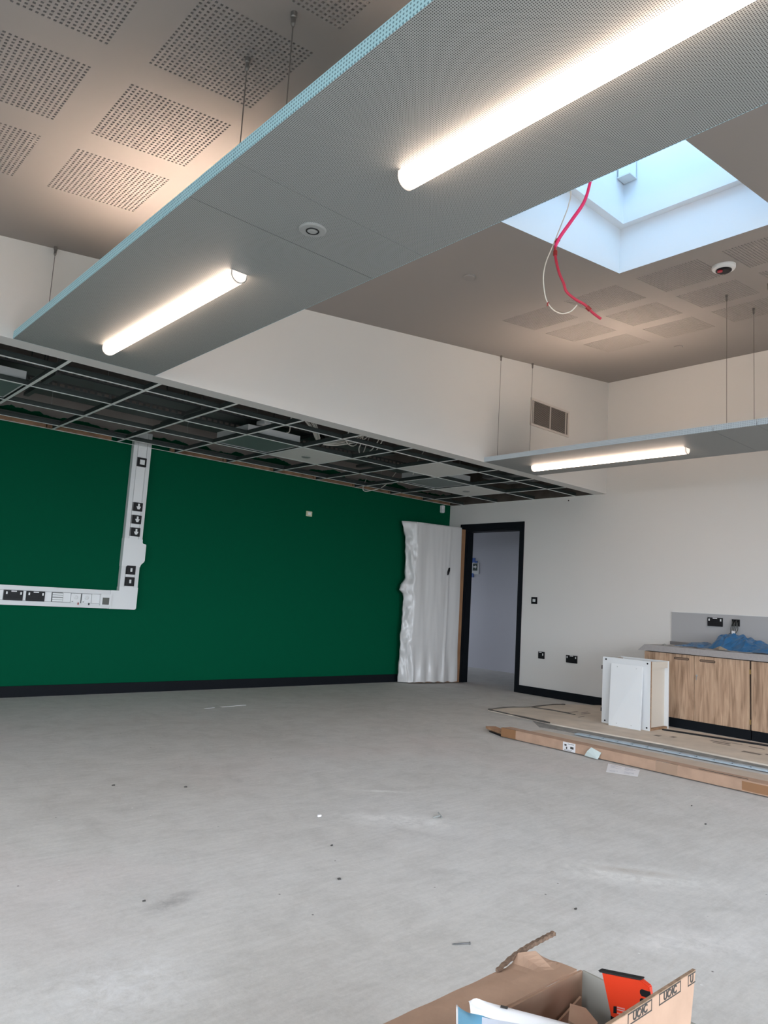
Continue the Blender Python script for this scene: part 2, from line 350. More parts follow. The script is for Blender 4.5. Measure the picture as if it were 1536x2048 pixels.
# ------------------------------------------------------------------ the room
struct(MB().box(XL - 0.3, 2.3, YB - 0.3, 4.2, -0.15, 0.0).build('floor', M_FLOOR), 'dusty bare concrete floor slab')
struct(MB().box(-60, 60, -60, 60, -0.5, -0.3).build('ground_outside', mat('outside_paving', (0.16, 0.17, 0.15), 0.9, srgb=False, var=0.2, scale=0.5)))
struct(MB().box(XL - 0.3, 0.3, 0.0, 0.2, 0, 4.6).build('wall_far', M_GREEN), 'dark green painted wall, bare plaster above the ceiling grid')
DY1, DY2, DZ, WT = -1.229, -0.290, 2.0226, 0.168
w = MB()
w.box(0, WT, YB - 0.3, DY1, 0, 4.6); w.box(0, WT, DY2, 0.0, 0, 4.6); w.box(0, WT, DY1, DY2, DZ, 4.6)
struct(w.build('wall_right', M_WHITE), 'white painted wall with the doorway')
def wall_openings(ax, at, a0, a1, z1, ops, zlo, zhi, th, name):
    w_ = MB(); cuts = [a0] + [v for o_ in ops for v in o_] + [a1]
    def bx(p, q_, za, zb):
        if ax == 'x': w_.box(at - th, at, p, q_, za, zb)
        else: w_.box(p, q_, at - th, at, za, zb)
    for i in range(0, len(cuts), 2): bx(cuts[i], cuts[i + 1], 0, z1)
    for p, q_ in ops:
        if zlo > 0: bx(p, q_, 0, zlo)
        bx(p, q_, zhi, z1)
    return struct(w_.build(name, M_WHITE))
wall_openings('x', XL, YB - 0.3, 0.0, 4.6, LW, 0.6, 2.3, 0.2, 'wall_left')
wall_openings('y', YB, XL, 0.0, 4.6, RW, 0.2, 2.4, 0.2, 'wall_rear')
# window frames out of view, so that the openings are windows
wn = 2
for a, b in LW:
    fr = MB()
    for yy in (a, (a + b) / 2, b): fr.box(XL - 0.13, XL - 0.07, yy - 0.03, yy + 0.03, 0.6, 2.3)
    for zz in (0.6, 2.3): fr.box(XL - 0.13, XL - 0.07, a, b, zz - 0.03, zz + 0.03)
    struct(fr.build('window_%d' % wn, M_BLACK)); wn += 1
for a, b in RW:
    fr = MB()
    for xx in (a, (a + b) / 2, b): fr.box(xx - 0.03, xx + 0.03, YB - 0.13, YB - 0.07, 0.2, 2.4)
    for zz in (0.2, 2.4): fr.box(a, b, YB - 0.13, YB - 0.07, zz - 0.03, zz + 0.03)
    struct(fr.build('window_%d' % wn, M_BLACK)); wn += 1

# bulkhead: its underside is the plain strip in front of the open grid
BH = MB().prism([(XL, -D, HG), (0, -D, HG), (0, -D, HC), (XL, -D, zc(XL))], (0, 0.148, 0))
struct(BH.build('wall_bulkhead', M_WHITE), 'white bulkhead above the open ceiling grid')
struct(MB().box(XL, -0.006, -D + 0.148, -D + 0.152, HG + 0.003, 3.12).build('trim_1', mat('void_board', (0.045, 0.05, 0.048), 0.9, srgb=False)), 'dark board on the back of the bulkhead inside the void')  # separate thin board gives the bulkhead's rear face its dark colour
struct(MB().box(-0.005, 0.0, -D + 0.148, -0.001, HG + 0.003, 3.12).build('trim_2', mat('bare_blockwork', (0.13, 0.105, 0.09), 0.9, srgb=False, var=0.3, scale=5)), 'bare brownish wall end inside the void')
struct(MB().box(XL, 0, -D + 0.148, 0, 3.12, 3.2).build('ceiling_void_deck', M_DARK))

# sloping ceiling with cut-outs for the perforated panels and the skylight
SKX0, SKX1, SKY0, SKY1 = -4.32, -3.05, -5.425, -4.35
PW = 0.446
cols = [-2.873, -2.281, -1.685] + [-6.412, -7.004, -7.596, -8.188]
rows = [-3.622 - 0.5955 * k for k in range(8)]
panels = [(x, y) for x in cols for y in rows]
holes = [(x, x + PW, y, y + PW) for x, y in panels] + [(SKX0, SKX1, SKY0, SKY1)]
xs = sorted({XL, 0.0, *[h[0] for h in holes], *[h[1] for h in holes]})
ys = sorted({YB, -D, *[h[2] for h in holes], *[h[3] for h in holes]})
cm = MB()
for i in range(len(xs) - 1):
    for j in range(len(ys) - 1):
        mx, my = (xs[i] + xs[i + 1]) / 2, (ys[j] + ys[j + 1]) / 2
        if any(h[0] < mx < h[1] and h[2] < my < h[3] for h in holes): continue
        a, b, c, d = xs[i], xs[i + 1], ys[j], ys[j + 1]
        cm.quad((a, c, zc(a)), (a, d, zc(a)), (b, d, zc(b)), (b, c, zc(b)))
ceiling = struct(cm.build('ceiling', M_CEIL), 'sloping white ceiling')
# one perforated panel: 23 x 23 square holes with depth, dark backing
NH = 23; pitch = PW / NH; hw = pitch * 0.25
pm = MB(); bk = MB()
def sq(x, y, z=0.0): return (x, y, SL * x + z)
for j in range(NH):
    y0 = j * pitch; ym = y0 + pitch / 2
    pm.quad(sq(0, y0), sq(0, ym - hw), sq(PW, ym - hw), sq(PW, y0)); pm.quad(sq(0, ym + hw), sq(0, y0 + pitch), sq(PW, y0 + pitch), sq(PW, ym + hw))
    prev = 0.0
    for i in range(NH):
        xm = (i + 0.5) * pitch
        pm.quad(sq(prev, ym - hw), sq(prev, ym + hw), sq(xm - hw, ym + hw), sq(xm - hw, ym - hw)); prev = xm + hw
        c4 = [(xm - hw, ym - hw), (xm + hw, ym - hw), (xm + hw, ym + hw), (xm - hw, ym + hw)]
        for k in range(4):
            p, q_ = c4[k], c4[(k + 1) % 4]
            pm.quad(sq(*p), sq(*q_), sq(*q_, 0.012), sq(*p, 0.012))
    pm.quad(sq(prev, ym - hw), sq(prev, ym + hw), sq(PW, ym + hw), sq(PW, ym - hw))
bk.quad(sq(0, 0, 0.013), sq(0, PW, 0.013), sq(PW, PW, 0.013), sq(PW, 0, 0.013))
pme = bpy.data.meshes.new('perforated_panel'); pme.from_pydata(pm.v + bk.v, [], pm.f + [tuple(i + len(pm.v) for i in q_) for q_ in bk.f])
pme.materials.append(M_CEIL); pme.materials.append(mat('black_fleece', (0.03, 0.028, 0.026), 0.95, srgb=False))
for p in pme.polygons: p.material_index = 1 if p.index >= len(pm.f) else 0
for x, y in panels:
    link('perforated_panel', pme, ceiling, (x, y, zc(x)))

# ------------------------------------------------------------------ skylight
ZL = 3.664; INS = 0.055
s = MB()
A = [(SKX0, SKY0), (SKX1, SKY0), (SKX1, SKY1), (SKX0, SKY1)]
for k in range(4):
    p, q_ = A[k], A[(k + 1) % 4]
    s.quad((*p, zc(p[0])), (*q_, zc(q_[0])), (*q_, ZL), (*p, ZL))
sky = struct(s.build('window_1', M_SHAFT), 'square skylight shaft in the sloping ceiling')
B = [(SKX0 + INS, SKY0 + INS), (SKX1 - INS, SKY0 + INS), (SKX1 - INS, SKY1 - INS), (SKX0 + INS, SKY1 - INS)]
s = MB()
for k in range(4):
    p, q_, p2, q2 = A[k], A[(k + 1) % 4], B[k], B[(k + 1) % 4]
    s.quad((*p, ZL), (*q_, ZL), (*q2, ZL), (*p2, ZL)); s.quad((*p2, ZL), (*q2, ZL), (*q2, 4.55), (*p2, 4.55))
s.build('upstand', M_SHAFT, sky)
s = MB(); t_ = 0.06
s.box(B[0][0], B[1][0], B[0][1], B[0][1] + t_, 4.5, 4.56); s.box(B[0][0], B[1][0], B[2][1] - t_, B[2][1], 4.5, 4.56)
s.box(B[0][0], B[0][0] + t_, B[0][1], B[2][1], 4.5, 4.56); s.box(B[1][0] - t_, B[1][0], B[0][1], B[2][1], 4.5, 4.56)
s.build('glazing_frame', M_WPL, sky)
MB().box(B[0][0], B[1][0], B[0][1], B[2][1], 4.57, 4.58).build('glass_pane', M_GLASS, sky)
mo = thing('vent_opener', 'small white motor box fixed in the skylight corner', 'motor box', (-3.16, -4.46, 3.95))
MB().box(-3.20, -3.115, -4.50, -4.415, 3.955, 4.16).build('housing', M_SHAFT, mo, bevel=0.003)
e_ = MB(); e_.box(-3.204, -3.111, -4.504, -4.411, 3.948, 3.956); e_.build('base_plate', M_WPL, mo)

# ------------------------------------------------------------------ doorway and skirting
fr = MB()
fr.box(-0.016, 0.0, -1.293, DY1, 0, 2.11); fr.box(-0.016, 0.0, DY2, -0.224, 0, 2.11); fr.box(-0.016, 0.0, DY1, DY2, DZ, 2.11)
d1 = struct(fr.build('door_1', M_BLACK), 'black painted doorway frame')
l_ = MB(); l_.box(0, WT, DY1, DY1 + 0.012, 0, DZ); l_.box(0, WT, DY2 - 0.012, DY2, 0, DZ); l_.box(0, WT, DY1, DY2, DZ - 0.012, DZ)
l_.build('door_lining', M_BLACK, d1)
st_ = MB(); st_.box(0.05, 0.08, DY1 + 0.012, DY1 + 0.024, 0, DZ - 0.012); st_.box(0.05, 0.08, DY2 - 0.024, DY2 - 0.012, 0, DZ - 0.012); st_.build('door_stop', M_BLACK, d1)
struct(MB().box(XL, -0.0, -0.018, 0.0, 0, 0.095).build('baseboard_far', M_BLACK), 'black skirting board along the green wall')
struct(MB().box(-0.018, 0.0, YB, -1.293, 0, 0.092).build('baseboard_right', M_BLACK), 'black skirting board along the white wall')
# corridor beyond the doorway
M_CORR = mat('corridor_paint', (0.62, 0.62, 0.67), 0.85, srgb=False)
c = MB(); c.box(2.033, 2.2, -3.2, 4.0, 0, 2.6)
struct(c.build('wall_corridor', M_CORR), 'pale lilac-grey corridor wall beyond the doorway')
struct(MB().box(WT, 2.033, -3.3, -3.2, 0, 2.6).build('wall_corridor_end', M_CORR))
ce = MB(); ce.box(WT, 2.033, 3.9, 4.0, 0, 0.9); ce.box(WT, 2.033, 3.9, 4.0, 2.0, 2.6); ce.box(WT, 0.6, 3.9, 4.0, 0.9, 2.0); ce.box(1.5, 2.033, 3.9, 4.0, 0.9, 2.0)
struct(ce.build('wall_corridor_window', M_CORR))
struct(MB().box(0.0, WT, 0.2, 4.0, 0, 2.6).build('wall_corridor_side', M_CORR))
struct(MB().box(WT, 2.2, -3.3, 4.0, 2.55, 2.65).build('ceiling_corridor', M_CEIL))

# the open door leaf, wrapped
H0 = Vector((-0.019, -0.325, 0)); dd = Vector((-0.9863, 0.165, 0)); dn = Vector((-0.165, -0.9863, 0))
door = thing('open_door', 'open timber door leaf wrapped in white plastic sheeting', 'door', H0)
leaf = MB(); leaf.obox(H0 + dd * 0.405 - dn * 0.024 + Vector((0, 0, 1.022)), dd, dn, (0, 0, 1), 0.405, 0.022, 1.014)
leaf.build('leaf', mat('oak_veneer', (0.30, 0.155, 0.075), 0.55, srgb=False, var=0.15, scale=6), door)
def left_edge(z):
    pts = [(0.0, 0.925), (0.1, 0.935), (0.35, 0.915), (0.6, 0.925), (0.95, 0.905), (1.12, 0.915), (1.17, 0.985), (1.24, 0.96), (1.32, 0.905), (1.6, 0.915), (1.85, 0.93), (1.98, 0.97), (2.06, 0.995)]
    for (a, b), (c_, d_) in zip(pts, pts[1:]):
        if a <= z <= c_: return b + (d_ - b) * (z - a) / (c_ - a)
    return pts[-1][1]
NU, NV = 64, 90; v = []; fs = []
for j in range(NV + 1):
    z = 0.012 + 2.043 * j / NV; le = left_edge(z)
    wav = 0.5 + 0.5 * math.cos(PI * min(z, 0.5) / 0.5)
    for i in range(NU + 1):
        t = i / NU
        if t < 0.62:                                    # front sheet
            q_ = t / 0.62; s_ = 0.068 - 0.012 * math.sin(z * 2.1) + (0.80 - 0.068) * q_
            n1 = noise.noise(Vector((s_ * 9, z * 0.9, 1.3))); n2 = noise.noise(Vector((s_ * 26, z * 2.0, 4.0))); n3 = noise.noise(Vector((s_ * 5, z * 4, 9)))
            off = 0.012 + 0.012 * n1 + 0.004 * n2 + 0.006 * n3 * wav
            off += 0.022 * math.exp(-((s_ - 0.27 - 0.05 * max(0, 0.6 - z)) / 0.012) ** 2) * (0.35 + 0.65 * min(1, max(0, (1.5 - z) / 0.9)))
            off += 0.03 * wav * abs(math.sin(s_ * 17)) + 0.02 * q_ * wav
            off = max(off, 0.004)
            zz = z if j else 0.012 + 0.012 * abs(math.sin(s_ * 21))
            P = H0 + dd * s_ + dn * off
        elif t < 0.80:                                  # bunched sheet past the free edge
            q_ = (t - 0.62) / 0.18; s_ = 0.80 + (le - 0.80) * q_
            off = 0.014 - 0.10 * q_ ** 1.3 + 0.02 * noise.noise(Vector((q_ * 3, z * 5, 2))) + 0.012 * noise.noise(Vector((q_ * 6, z * 14, 5)))
            s_ += 0.012 * noise.noise(Vector((q_ * 2, z * 11, 7))) * q_; zz = z
            P = H0 + dd * s_ + dn * off
        else:                                           # back of the leaf
            q_ = (t - 0.80) / 0.20; s_ = le + (0.10 - le) * q_
            off = -0.086 + 0.02 * q_ + 0.01 * noise.noise(Vector((s_ * 6, z * 2, 8))); zz = z
            P = H0 + dd * s_ + dn * off
        v.append((P.x, P.y, zz))
for j in range(NV):
    for i in range(NU):
        a = j * (NU + 1) + i; fs.append((a, a + 1, a + NU + 2, a + NU + 1))
top0 = NV * (NU + 1)
for i in range(NU // 2): fs.append((top0 + i, top0 + i + 1, top0 + NU - i - 1, top0 + NU - i))
wrap = MB().add(v, fs).build('plastic_wrap', M_FILM, door, smooth=True); wrap['label'] = 'creased white polythene wrap'
tr = MB(); c0 = H0 + dd * 0.285 + dn * 0.045 + Vector((0, 0, 1.45))
tr.add([c0 + dd * a * 0.014 + Vector((0, 0, b * 0.05)) + dn * e for e in (-0.02, 0.0) for a, b in ((0.9, -1), (1.0, -0.1), (-0.2, 0.9), (-1, 1), (-1, 0.2), (0.2, -0.8))],
       [(0, 1, 2, 3, 4, 5), (11, 10, 9, 8, 7, 6)] + [(i, (i + 1) % 6, (i + 1) % 6 + 6, i + 6) for i in range(6)])
o = tr.build('lever_handle', M_BLACKP, door); o['label'] = 'black handle end poking through the wrap'

# exit sign in the corridor
sg = thing('exit_sign', 'small running-man arrow sign taped to corridor wall', 'sign', (2.03, 1.31, 1.55))
MB().box(2.024, 2.032, 1.175, 1.37, 1.555, 1.75).build('plate', M_WPL2, sg)
MB().box(2.020, 2.024, 1.212, 1.31, 1.615, 1.735).build('pictogram_panel', mat('sign_dark_green', (0.01, 0.035, 0.03), 0.5, srgb=False), sg)
ar = MB(); ar.prism([(2.0195, 1.295, 1.69), (2.0195, 1.295, 1.665), (2.0195, 1.255, 1.665), (2.0195, 1.255, 1.645), (2.0195, 1.222, 1.677), (2.0195, 1.255, 1.71), (2.0195, 1.255, 1.69)], (0.001, 0, 0))
ar.build('arrow', M_WPL2, sg)
for y0, y1, z0, z1 in ((1.27, 1.33, 1.75, 1.83), (1.29, 1.345, 1.50, 1.57), (1.22, 1.26, 1.745, 1.78)):
    MB().box(2.021, 2.033, y0, y1, z0, z1).build('blue_tape', M_BTAPE, sg)

# ------------------------------------------------------------------ suspended grid over the green wall strip
TX = [-0.583 - 0.5945 * k for k in range(13)]; TYm = [-2.03, -1.435, -0.84, -0.245]
Y0G, Y1G = -D + 0.148, 0.0
grid = thing('ceiling_grid', 'open white metal suspended ceiling grid below the dark void', 'ceiling grid', (-4, -1.2, HG))
def tee(along, at, a, b):
    m_ = MB(); w_ = MB(); fl, wb = 0.011, 0.0015
    if along == 'x':
        m_.box(a, b, at - fl, at + fl, HG, HG + 0.002); w_.box(a, b, at - wb, at + wb, HG + 0.002, HG + 0.032); w_.box(a, b, at - 0.004, at + 0.004, HG + 0.032, HG + 0.04)
    else:
        m_.box(at - fl, at + fl, a, b, HG - 0.0005, HG + 0.0015); w_.box(at - wb, at + wb, a, b, HG + 0.002, HG + 0.032); w_.box(at - 0.004, at + 0.004, a, b, HG + 0.032, HG + 0.04)
    o_ = m_.build('main_tee' if along == 'x' else 'cross_tee', M_TEE, grid)
    w_.build('tee_web', M_WEB, o_)
for y in TYm: tee('x', y, XL, 0.0)
for x in TX: tee('y', x, Y0G, -0.04)
a_ = MB(); a_.box(XL, 0, -0.064, -0.040, HG - 0.002, HG); a_.box(XL, 0, -0.042, -0.040, HG, HG + 0.004); a_.build('wall_angle', M_TEE, grid)
a_ = MB(); a_.box(-0.022, 0, Y0G, -0.04, HG - 0.002, HG); a_.build('wall_angle', M_TEE, grid)
for i, x in enumerate([-5.60, -4.42, -3.2, -2.05, -0.9]):
    for y in (TYm[0], TYm[2]):
        MB().tube([(x, y, HG + 0.036), (x + 0.015, y + 0.02, 3.12)], 0.0016, 5).build('hanger_wire', M_STEEL, grid)
# timber battens and metal channel along the head of the green wall
bx0 = -5.98; k = 0
ORD = ['first', 'second', 'third', 'fourth', 'fifth', 'sixth', 'seventh', 'eighth', 'ninth', 'tenth']; nl = nr = 0; packers = []
tb = None
while bx0 < -0.1:
    L_ = 0.585; x1 = min(bx0 + L_, -0.05)
    if not (x1 > -4.60 and bx0 < -4.39):
        o = MB().box(bx0, x1, -0.040, -0.001, HG + 0.004, HG + 0.046).build('timber_batten', M_TIMBER)
        packers.append((x1 < -4.5, o))
    bx0 += 0.597; k += 1
for side, lst in (('left', [o for l_, o in packers if l_][::-1]), ('right', [o for l_, o in packers if not l_])):
    for i, o in enumerate(lst): tag(o, '%s sawn timber packer to the %s of the trunking on the green wall' % (ORD[i], side), 'timber batten', 'timber packers along the green wall')
ch = thing('metal_channel', 'grey metal channel screwed along the wall above the timber packers', 'channel', (-4, 0, HG + 0.05))
for xa, xb in ((XL, -4.59), (-4.39, -0.02)):
    m_ = MB(); m_.box(xa, xb, -0.045, -0.001, HG + 0.048, HG + 0.051); m_.box(xa, xb, -0.045, -0.042, HG + 0.051, HG + 0.095); m_.build('channel_body', M_DULL, ch)
for i in range(21): MB().box(-6.3 + i * 0.29, -6.29 + i * 0.29, -0.047, -0.045, HG + 0.064, HG + 0.08).build('screw', M_BLACKP, ch)

def cell(kx): return (-0.583 - 0.5945 * kx, -0.583 - 0.5945 * (kx - 1))
def tile(kx, row, label, spot):
    x0, x1 = cell(kx); y0, y1 = TYm[row], TYm[row + 1]
    t = thing('ceiling_tile', label, 'ceiling tile', ((x0 + x1) / 2, (y0 + y1) / 2, HG), None)
    MB().box(x0 + 0.005, x1 - 0.005, y0 + 0.005, y1 - 0.005, HG + 0.0025, HG + 0.018).build('board', M_TILE, t)
    if spot:
        c_ = ((x0 + x1) / 2, (y0 + y1) / 2 + 0.06, HG + 0.0022)
        o_ = MB().lathe([(0.045, 0), (0.045, 0.004), (0.04, 0.007), (0.02, 0.008)], c_, sign=-1, seg=20).build('sensor_disc', M_GREYP, t)
tile(5, 1, 'white ceiling tile with round detector beside the unlit panel light', True)
tile(3, 0, 'plain white ceiling tile nearest the bulkhead', False)
tile(1, 1, 'white ceiling tile with round detector near the doorway corner', True)
def panel_light(kx, row, label):
    x0, x1 = cell(kx); y0, y1 = TYm[row], TYm[row + 1]
    t = thing('panel_light', label, 'ceiling light', ((x0 + x1) / 2, (y0 + y1) / 2, HG))
    m1 = MB(); m1.box(x0 + 0.02, x1 - 0.02, y0 + 0.02, y0 + 0.03, HG + 0.01, HG + 0.105); m1.box(x0 + 0.02, x1 - 0.02, y1 - 0.03, y1 - 0.02, HG + 0.01, HG + 0.105)
    m1.box(x0 + 0.02, x0 + 0.03, y0 + 0.03, y1 - 0.03, HG + 0.01, HG + 0.105); m1.box(x1 - 0.03, x1 - 0.02, y0 + 0.03, y1 - 0.03, HG + 0.01, HG + 0.105)
    m1.box(x0 + 0.03, x1 - 0.03, y0 + 0.03, y1 - 0.03, HG + 0.098, HG + 0.105); m1.build('housing', M_WPL, t)
    MB().box(x0 + 0.03, x1 - 0.03, y0 + 0.03, y1 - 0.03, HG + 0.012, HG + 0.016).build('diffuser', mat('unlit_diffuser', (0.15, 0.185, 0.18), 0.4, srgb=False), t)
panel_light(6, 1, 'unlit grey square panel light right of the trunking')
panel_light(10, 1, 'unlit blue-grey square panel light at the left edge')
panel_light(2, 1, 'unlit dark square panel light near the far corner')

# services in the void
def slotted_tray(y0, y1, z0, x0, x1, label):
    t = thing('cable_tray', label, 'cable tray', ((x0 + x1) / 2, (y0 + y1) / 2, z0))
    m1 = MB(); m1.box(x0, x1, y0, y1, z0 + 0.0, z0 + 0.003); m1.build('tray_base', M_DULL, t)
    for yy in (y0, y1 - 0.003):
        m2 = MB(); h = 0.055; n = int((x1 - x0) / 0.06)
        m2.box(x0, x1, yy, yy + 0.003, z0, z0 + 0.016); m2.box(x0, x1, yy, yy + 0.003, z0 + 0.038, z0 + h)
        for i in range(n): m2.box(x0 + i * 0.06, x0 + i * 0.06 + 0.022, yy, yy + 0.003, z0 + 0.016, z0 + 0.038)
        m2.build('slotted_side', M_DULL, t)
    for i in range(int((x1 - x0) / 1.2)):
        xx = x0 + 0.6 + i * 1.2
        for yy in (y0 - 0.02, y1 + 0.02): MB().tube([(xx, yy, z0 - 0.03), (xx, yy, 3.115)], 0.004, 6).build('threaded_rod', M_DULL, t)
    for i in range(int((x1 - x0) / 1.2)):
        xx = x0 + 0.6 + i * 1.2
        MB().box(xx - 0.02, xx + 0.02, y0 - 0.05, y1 + 0.05, z0 - 0.03, z0 - 0.002).build('support_channel', M_DULL, t)
slotted_tray(-0.86, -0.52, 2.56, XL, -1.2, 'slotted metal cable tray running nearest the green wall')
slotted_tray(-1.22, -0.98, 2.58, XL, -2.2, 'slotted metal cable tray running nearer the bulkhead')
for i, (y, z, rr, lb) in enumerate([(-0.42, 2.62, 0.018, 'thin grey pipe along the void close to the green wall'), (-0.33, 2.66, 0.011, 'thinnest grey pipe in the void beside the green wall'), (-1.80, 2.86, 0.035, 'dark insulated pipe behind the bulkhead'), (-1.45, 2.90, 0.05, 'thick dark insulated pipe high in the void')]):
    o = MB().tube([(XL, y, z), (-0.1, y, z)], rr, 10).build('service_pipe', M_GREYP if i < 2 else mat('pipe_insulation', (0.05, 0.045, 0.042), 0.8, srgb=False), smooth=True)
    tag(o, lb, 'pipe')
du = thing('ventilation_duct', 'grey rectangular duct base above grid near the doorway corner', 'duct', (-0.85, -1.7, 2.5))
MB().box(-1.10, -0.62, -2.0, -1.5, 2.47, 2.78).build('duct_body', mat('duct_grey', (0.10, 0.10, 0.10), 0.6, srgb=False), du, bevel=0.01)
MB().box(-1.13, -0.59, -1.85, -1.82, 2.45, 2.80).build('duct_flange', M_DULL, du)
# white cable loops hanging in the void
def cable(name, pts, rad, m, label, cat, group=None, n=6):
    return tag(MB().tube(smooth_path(pts, n), rad, 7).build(name, m, smooth=True), label, cat, group)
bun = thing('cable_bundle', 'tied bundle of white cables drooping through the grid behind bulkhead', 'cable bundle', (-3.3, -1.7, 2.45))
for i in range(9):
    o_ = Vector((random.uniform(-0.05, 0.05), random.uniform(-0.04, 0.04), random.uniform(-0.03, 0.03)))
    pts = [Vector(p) + o_ * k for p, k in (((-3.95, -2.05, 2.95), 1.5), ((-3.82, -1.86, 2.62), 1.2), ((-3.62, -1.72, 2.50), 0.7), ((-3.42, -1.55, 2.44), 0.5), ((-3.22, -1.62, 2.47), 1.0), ((-3.02, -1.72, 2.60), 1.6), ((-2.95, -1.97, 2.95), 1))]
    MB().tube(smooth_path(pts, 5), 0.0055, 6).build('cable', M_CABW, bun, smooth=True)
MB().lathe([(0.05, -0.012), (0.05, 0.012)], (-3.46, -1.58, 2.45), axis='x', seg=14).build('cable_tie', M_BLACKP, bun)
for i, pts in enumerate([[(-3.35, -1.95, 2.95), (-3.33, -1.85, 2.6), (-3.25, -1.7, 2.46), (-3.05, -1.62, 2.5), (-2.95, -1.7, 2.9)],
                         [(-3.15, -1.9, 2.9), (-3.1, -1.75, 2.52), (-3.0, -1.58, 2.45), (-2.85, -1.46, 2.445), (-2.75, -1.5, 2.8)],
                         [(-2.95, -1.95, 2.95), (-2.86, -1.7, 2.55), (-2.80, -1.35, 2.43), (-2.93, -1.17, 2.45), (-2.98, -1.14, 2.48)],
                         [(-2.85, -1.95, 2.9), (-2.76, -1.6, 2.52), (-2.74, -1.3, 2.43), (-2.86, -1.12, 2.445), (-2.92, -1.05, 2.48)],
                         [(-3.95, -1.9, 2.7), (-3.88, -1.7, 2.55), (-3.72, -1.45, 2.50), (-3.72, -1.4, 2.49)],
                         [(-1.95, -1.62, 2.9), (-2.12, -1.55, 2.56), (-2.06, -1.42, 2.5), (-1.9, -1.2, 2.42), (-1.82, -1.12, 2.47)],
                         [(-1.45, -0.55, 2.7), (-1.5, -0.3, 2.43), (-1.58, -0.1, 2.36), (-1.68, -0.09, 2.365), (-1.66, -0.12, 2.5)]]):
    cable('loose_cable', pts, 0.0055, M_CABW, ['white cable loop under the tied bundle', 'white cable loop crossing the grid bar right of the bundle', 'left of the two white cables curving down by the detector tile', 'right of the two white cables curving down by the detector tile', 'single white cable dropping onto the unlit panel light', 'white cable looping left of the plain ceiling tile', 'thin white cable hanging below the grid at the green wall'][i], 'cable')
cl = thing('junction_box', 'small pale junction box on top of the unlit panel light', 'junction box', (-3.95, -1.42, 2.52))
MB().box(-4.02, -3.88, -1.50, -1.36, 2.50, 2.54).build('box_body', M_WPL, cl, bevel=0.005)
MB().lathe([(0.012, 0), (0.012, 0.02)], (-3.95, -1.505, 2.52), axis='y', seg=10, sign=-1).build('cable_gland', M_GREYP, cl)

# ------------------------------------------------------------------ rafts, wires, tubes
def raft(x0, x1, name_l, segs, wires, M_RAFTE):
    t = thing('acoustic_raft', name_l, 'ceiling raft', ((x0 + x1) / 2, -4.7, HG))
    for a, b in segs:
        m_ = MB(); m_.box(x0 + 0.002, x1 - 0.002, a + 0.0015, b - 0.0015, HG, HG + 0.004); m_.build('perforated_panel', M_RAFT, t)
        for xa, xb in ((x0, x0 + 0.002), (x1 - 0.002, x1)):
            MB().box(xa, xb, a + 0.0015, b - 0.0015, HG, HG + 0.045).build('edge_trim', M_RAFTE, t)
    lo, hi = min(v[0] for v in segs), max(v[1] for v in segs)
    MB().box(x0 + 0.02, x1 - 0.02, lo + 0.01, hi - 0.01, HG + 0.005, HG + 0.03).build('backing_felt', M_BLACKP, t)
    for yy in (lo, hi - 0.002):
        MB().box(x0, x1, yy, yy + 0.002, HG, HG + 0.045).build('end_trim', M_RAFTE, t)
    for x, y in wires:
        MB().tube([(x, y, HG + 0.03), (x, y, zc(x) - 0.02)], 0.002, 6).build('suspension_wire', M_WIRE, t)
        MB().lathe([(0.011, 0), (0.011, 0.018), (0.008, 0.022), (0.008, 0.045), (0.004, 0.055)], (x, y, zc(x) + 0.001), sign=-1, seg=14).build('ceiling_fixing', M_WIRE, t)
    return t
SEG = [(-4.60, -2.436), (-4.905, -4.60), (-7.08, -4.905)]
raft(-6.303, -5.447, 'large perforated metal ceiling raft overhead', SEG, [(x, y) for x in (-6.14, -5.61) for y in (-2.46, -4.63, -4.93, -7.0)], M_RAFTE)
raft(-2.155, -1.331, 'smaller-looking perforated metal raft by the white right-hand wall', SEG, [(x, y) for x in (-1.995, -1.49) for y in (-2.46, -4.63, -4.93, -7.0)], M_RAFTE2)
def tube_light(xc, y0, y1, label):
    t = thing('linear_light', label, 'light', (xc, (y0 + y1) / 2, HG))
    R = 0.037; n = 14
    prof = [(xc - R, HG - 0.001), (xc - R, HG - 0.015)] + [(xc + R * math.cos(PI + PI * k / n), HG - 0.015 + R * 0.95 * math.sin(PI + PI * k / n)) for k in range(1, n)] + [(xc + R, HG - 0.015), (xc + R, HG - 0.001)]
    MB().prism([(x, y0 + 0.012, z) for x, z in prof], (0, y1 - y0 - 0.024, 0)).build('diffuser', M_TUBE, t)
    for ya, yb in ((y0, y0 + 0.012), (y1 - 0.012, y1)):
        MB().prism([(x, ya, z) for x, z in prof], (0, yb - ya, 0)).build('end_cap', M_TUBEEND, t)
    ring = [(x, y0 - 0.001, z) for x, z in prof]; ring.append(ring[0])
    MB().tube(ring, 0.0022, 5).build('end_cap_rim', M_GREYP, t)
    ua, ub = y0 + 0.10, y1 - 0.30
    m_ = MB(); m_.box(xc - 0.05, xc + 0.05, ua, ub, HG + 0.031, HG + 0.045); m_.build('uplight_body', M_WPL, t)
    MB().box(xc - 0.04, xc + 0.04, ua + 0.01, ub - 0.01, HG + 0.0455, HG + 0.05).build('uplight_diffuser', M_UP, t)
    k = int((ub - ua) / 0.08)
    for i in range(k + 1):
        yy = ua + (ub - ua) * i / k; MB().box(xc - 0.05, xc + 0.05, yy - 0.001, yy + 0.001, HG + 0.045, HG + 0.10).build('added_baffle', M_GREYP, t)  # unseen cross blades, added to keep the uplight off the bulkhead
    return t
tube_light(-5.872, -4.215, -2.755, 'far lit tube light under the large raft')
tube_light(-5.872, -6.72, -5.255, 'nearest lit tube light under the large raft')
tube_light(-1.74, -4.215, -2.70, 'lit tube light under the smaller raft by the right-hand wall')
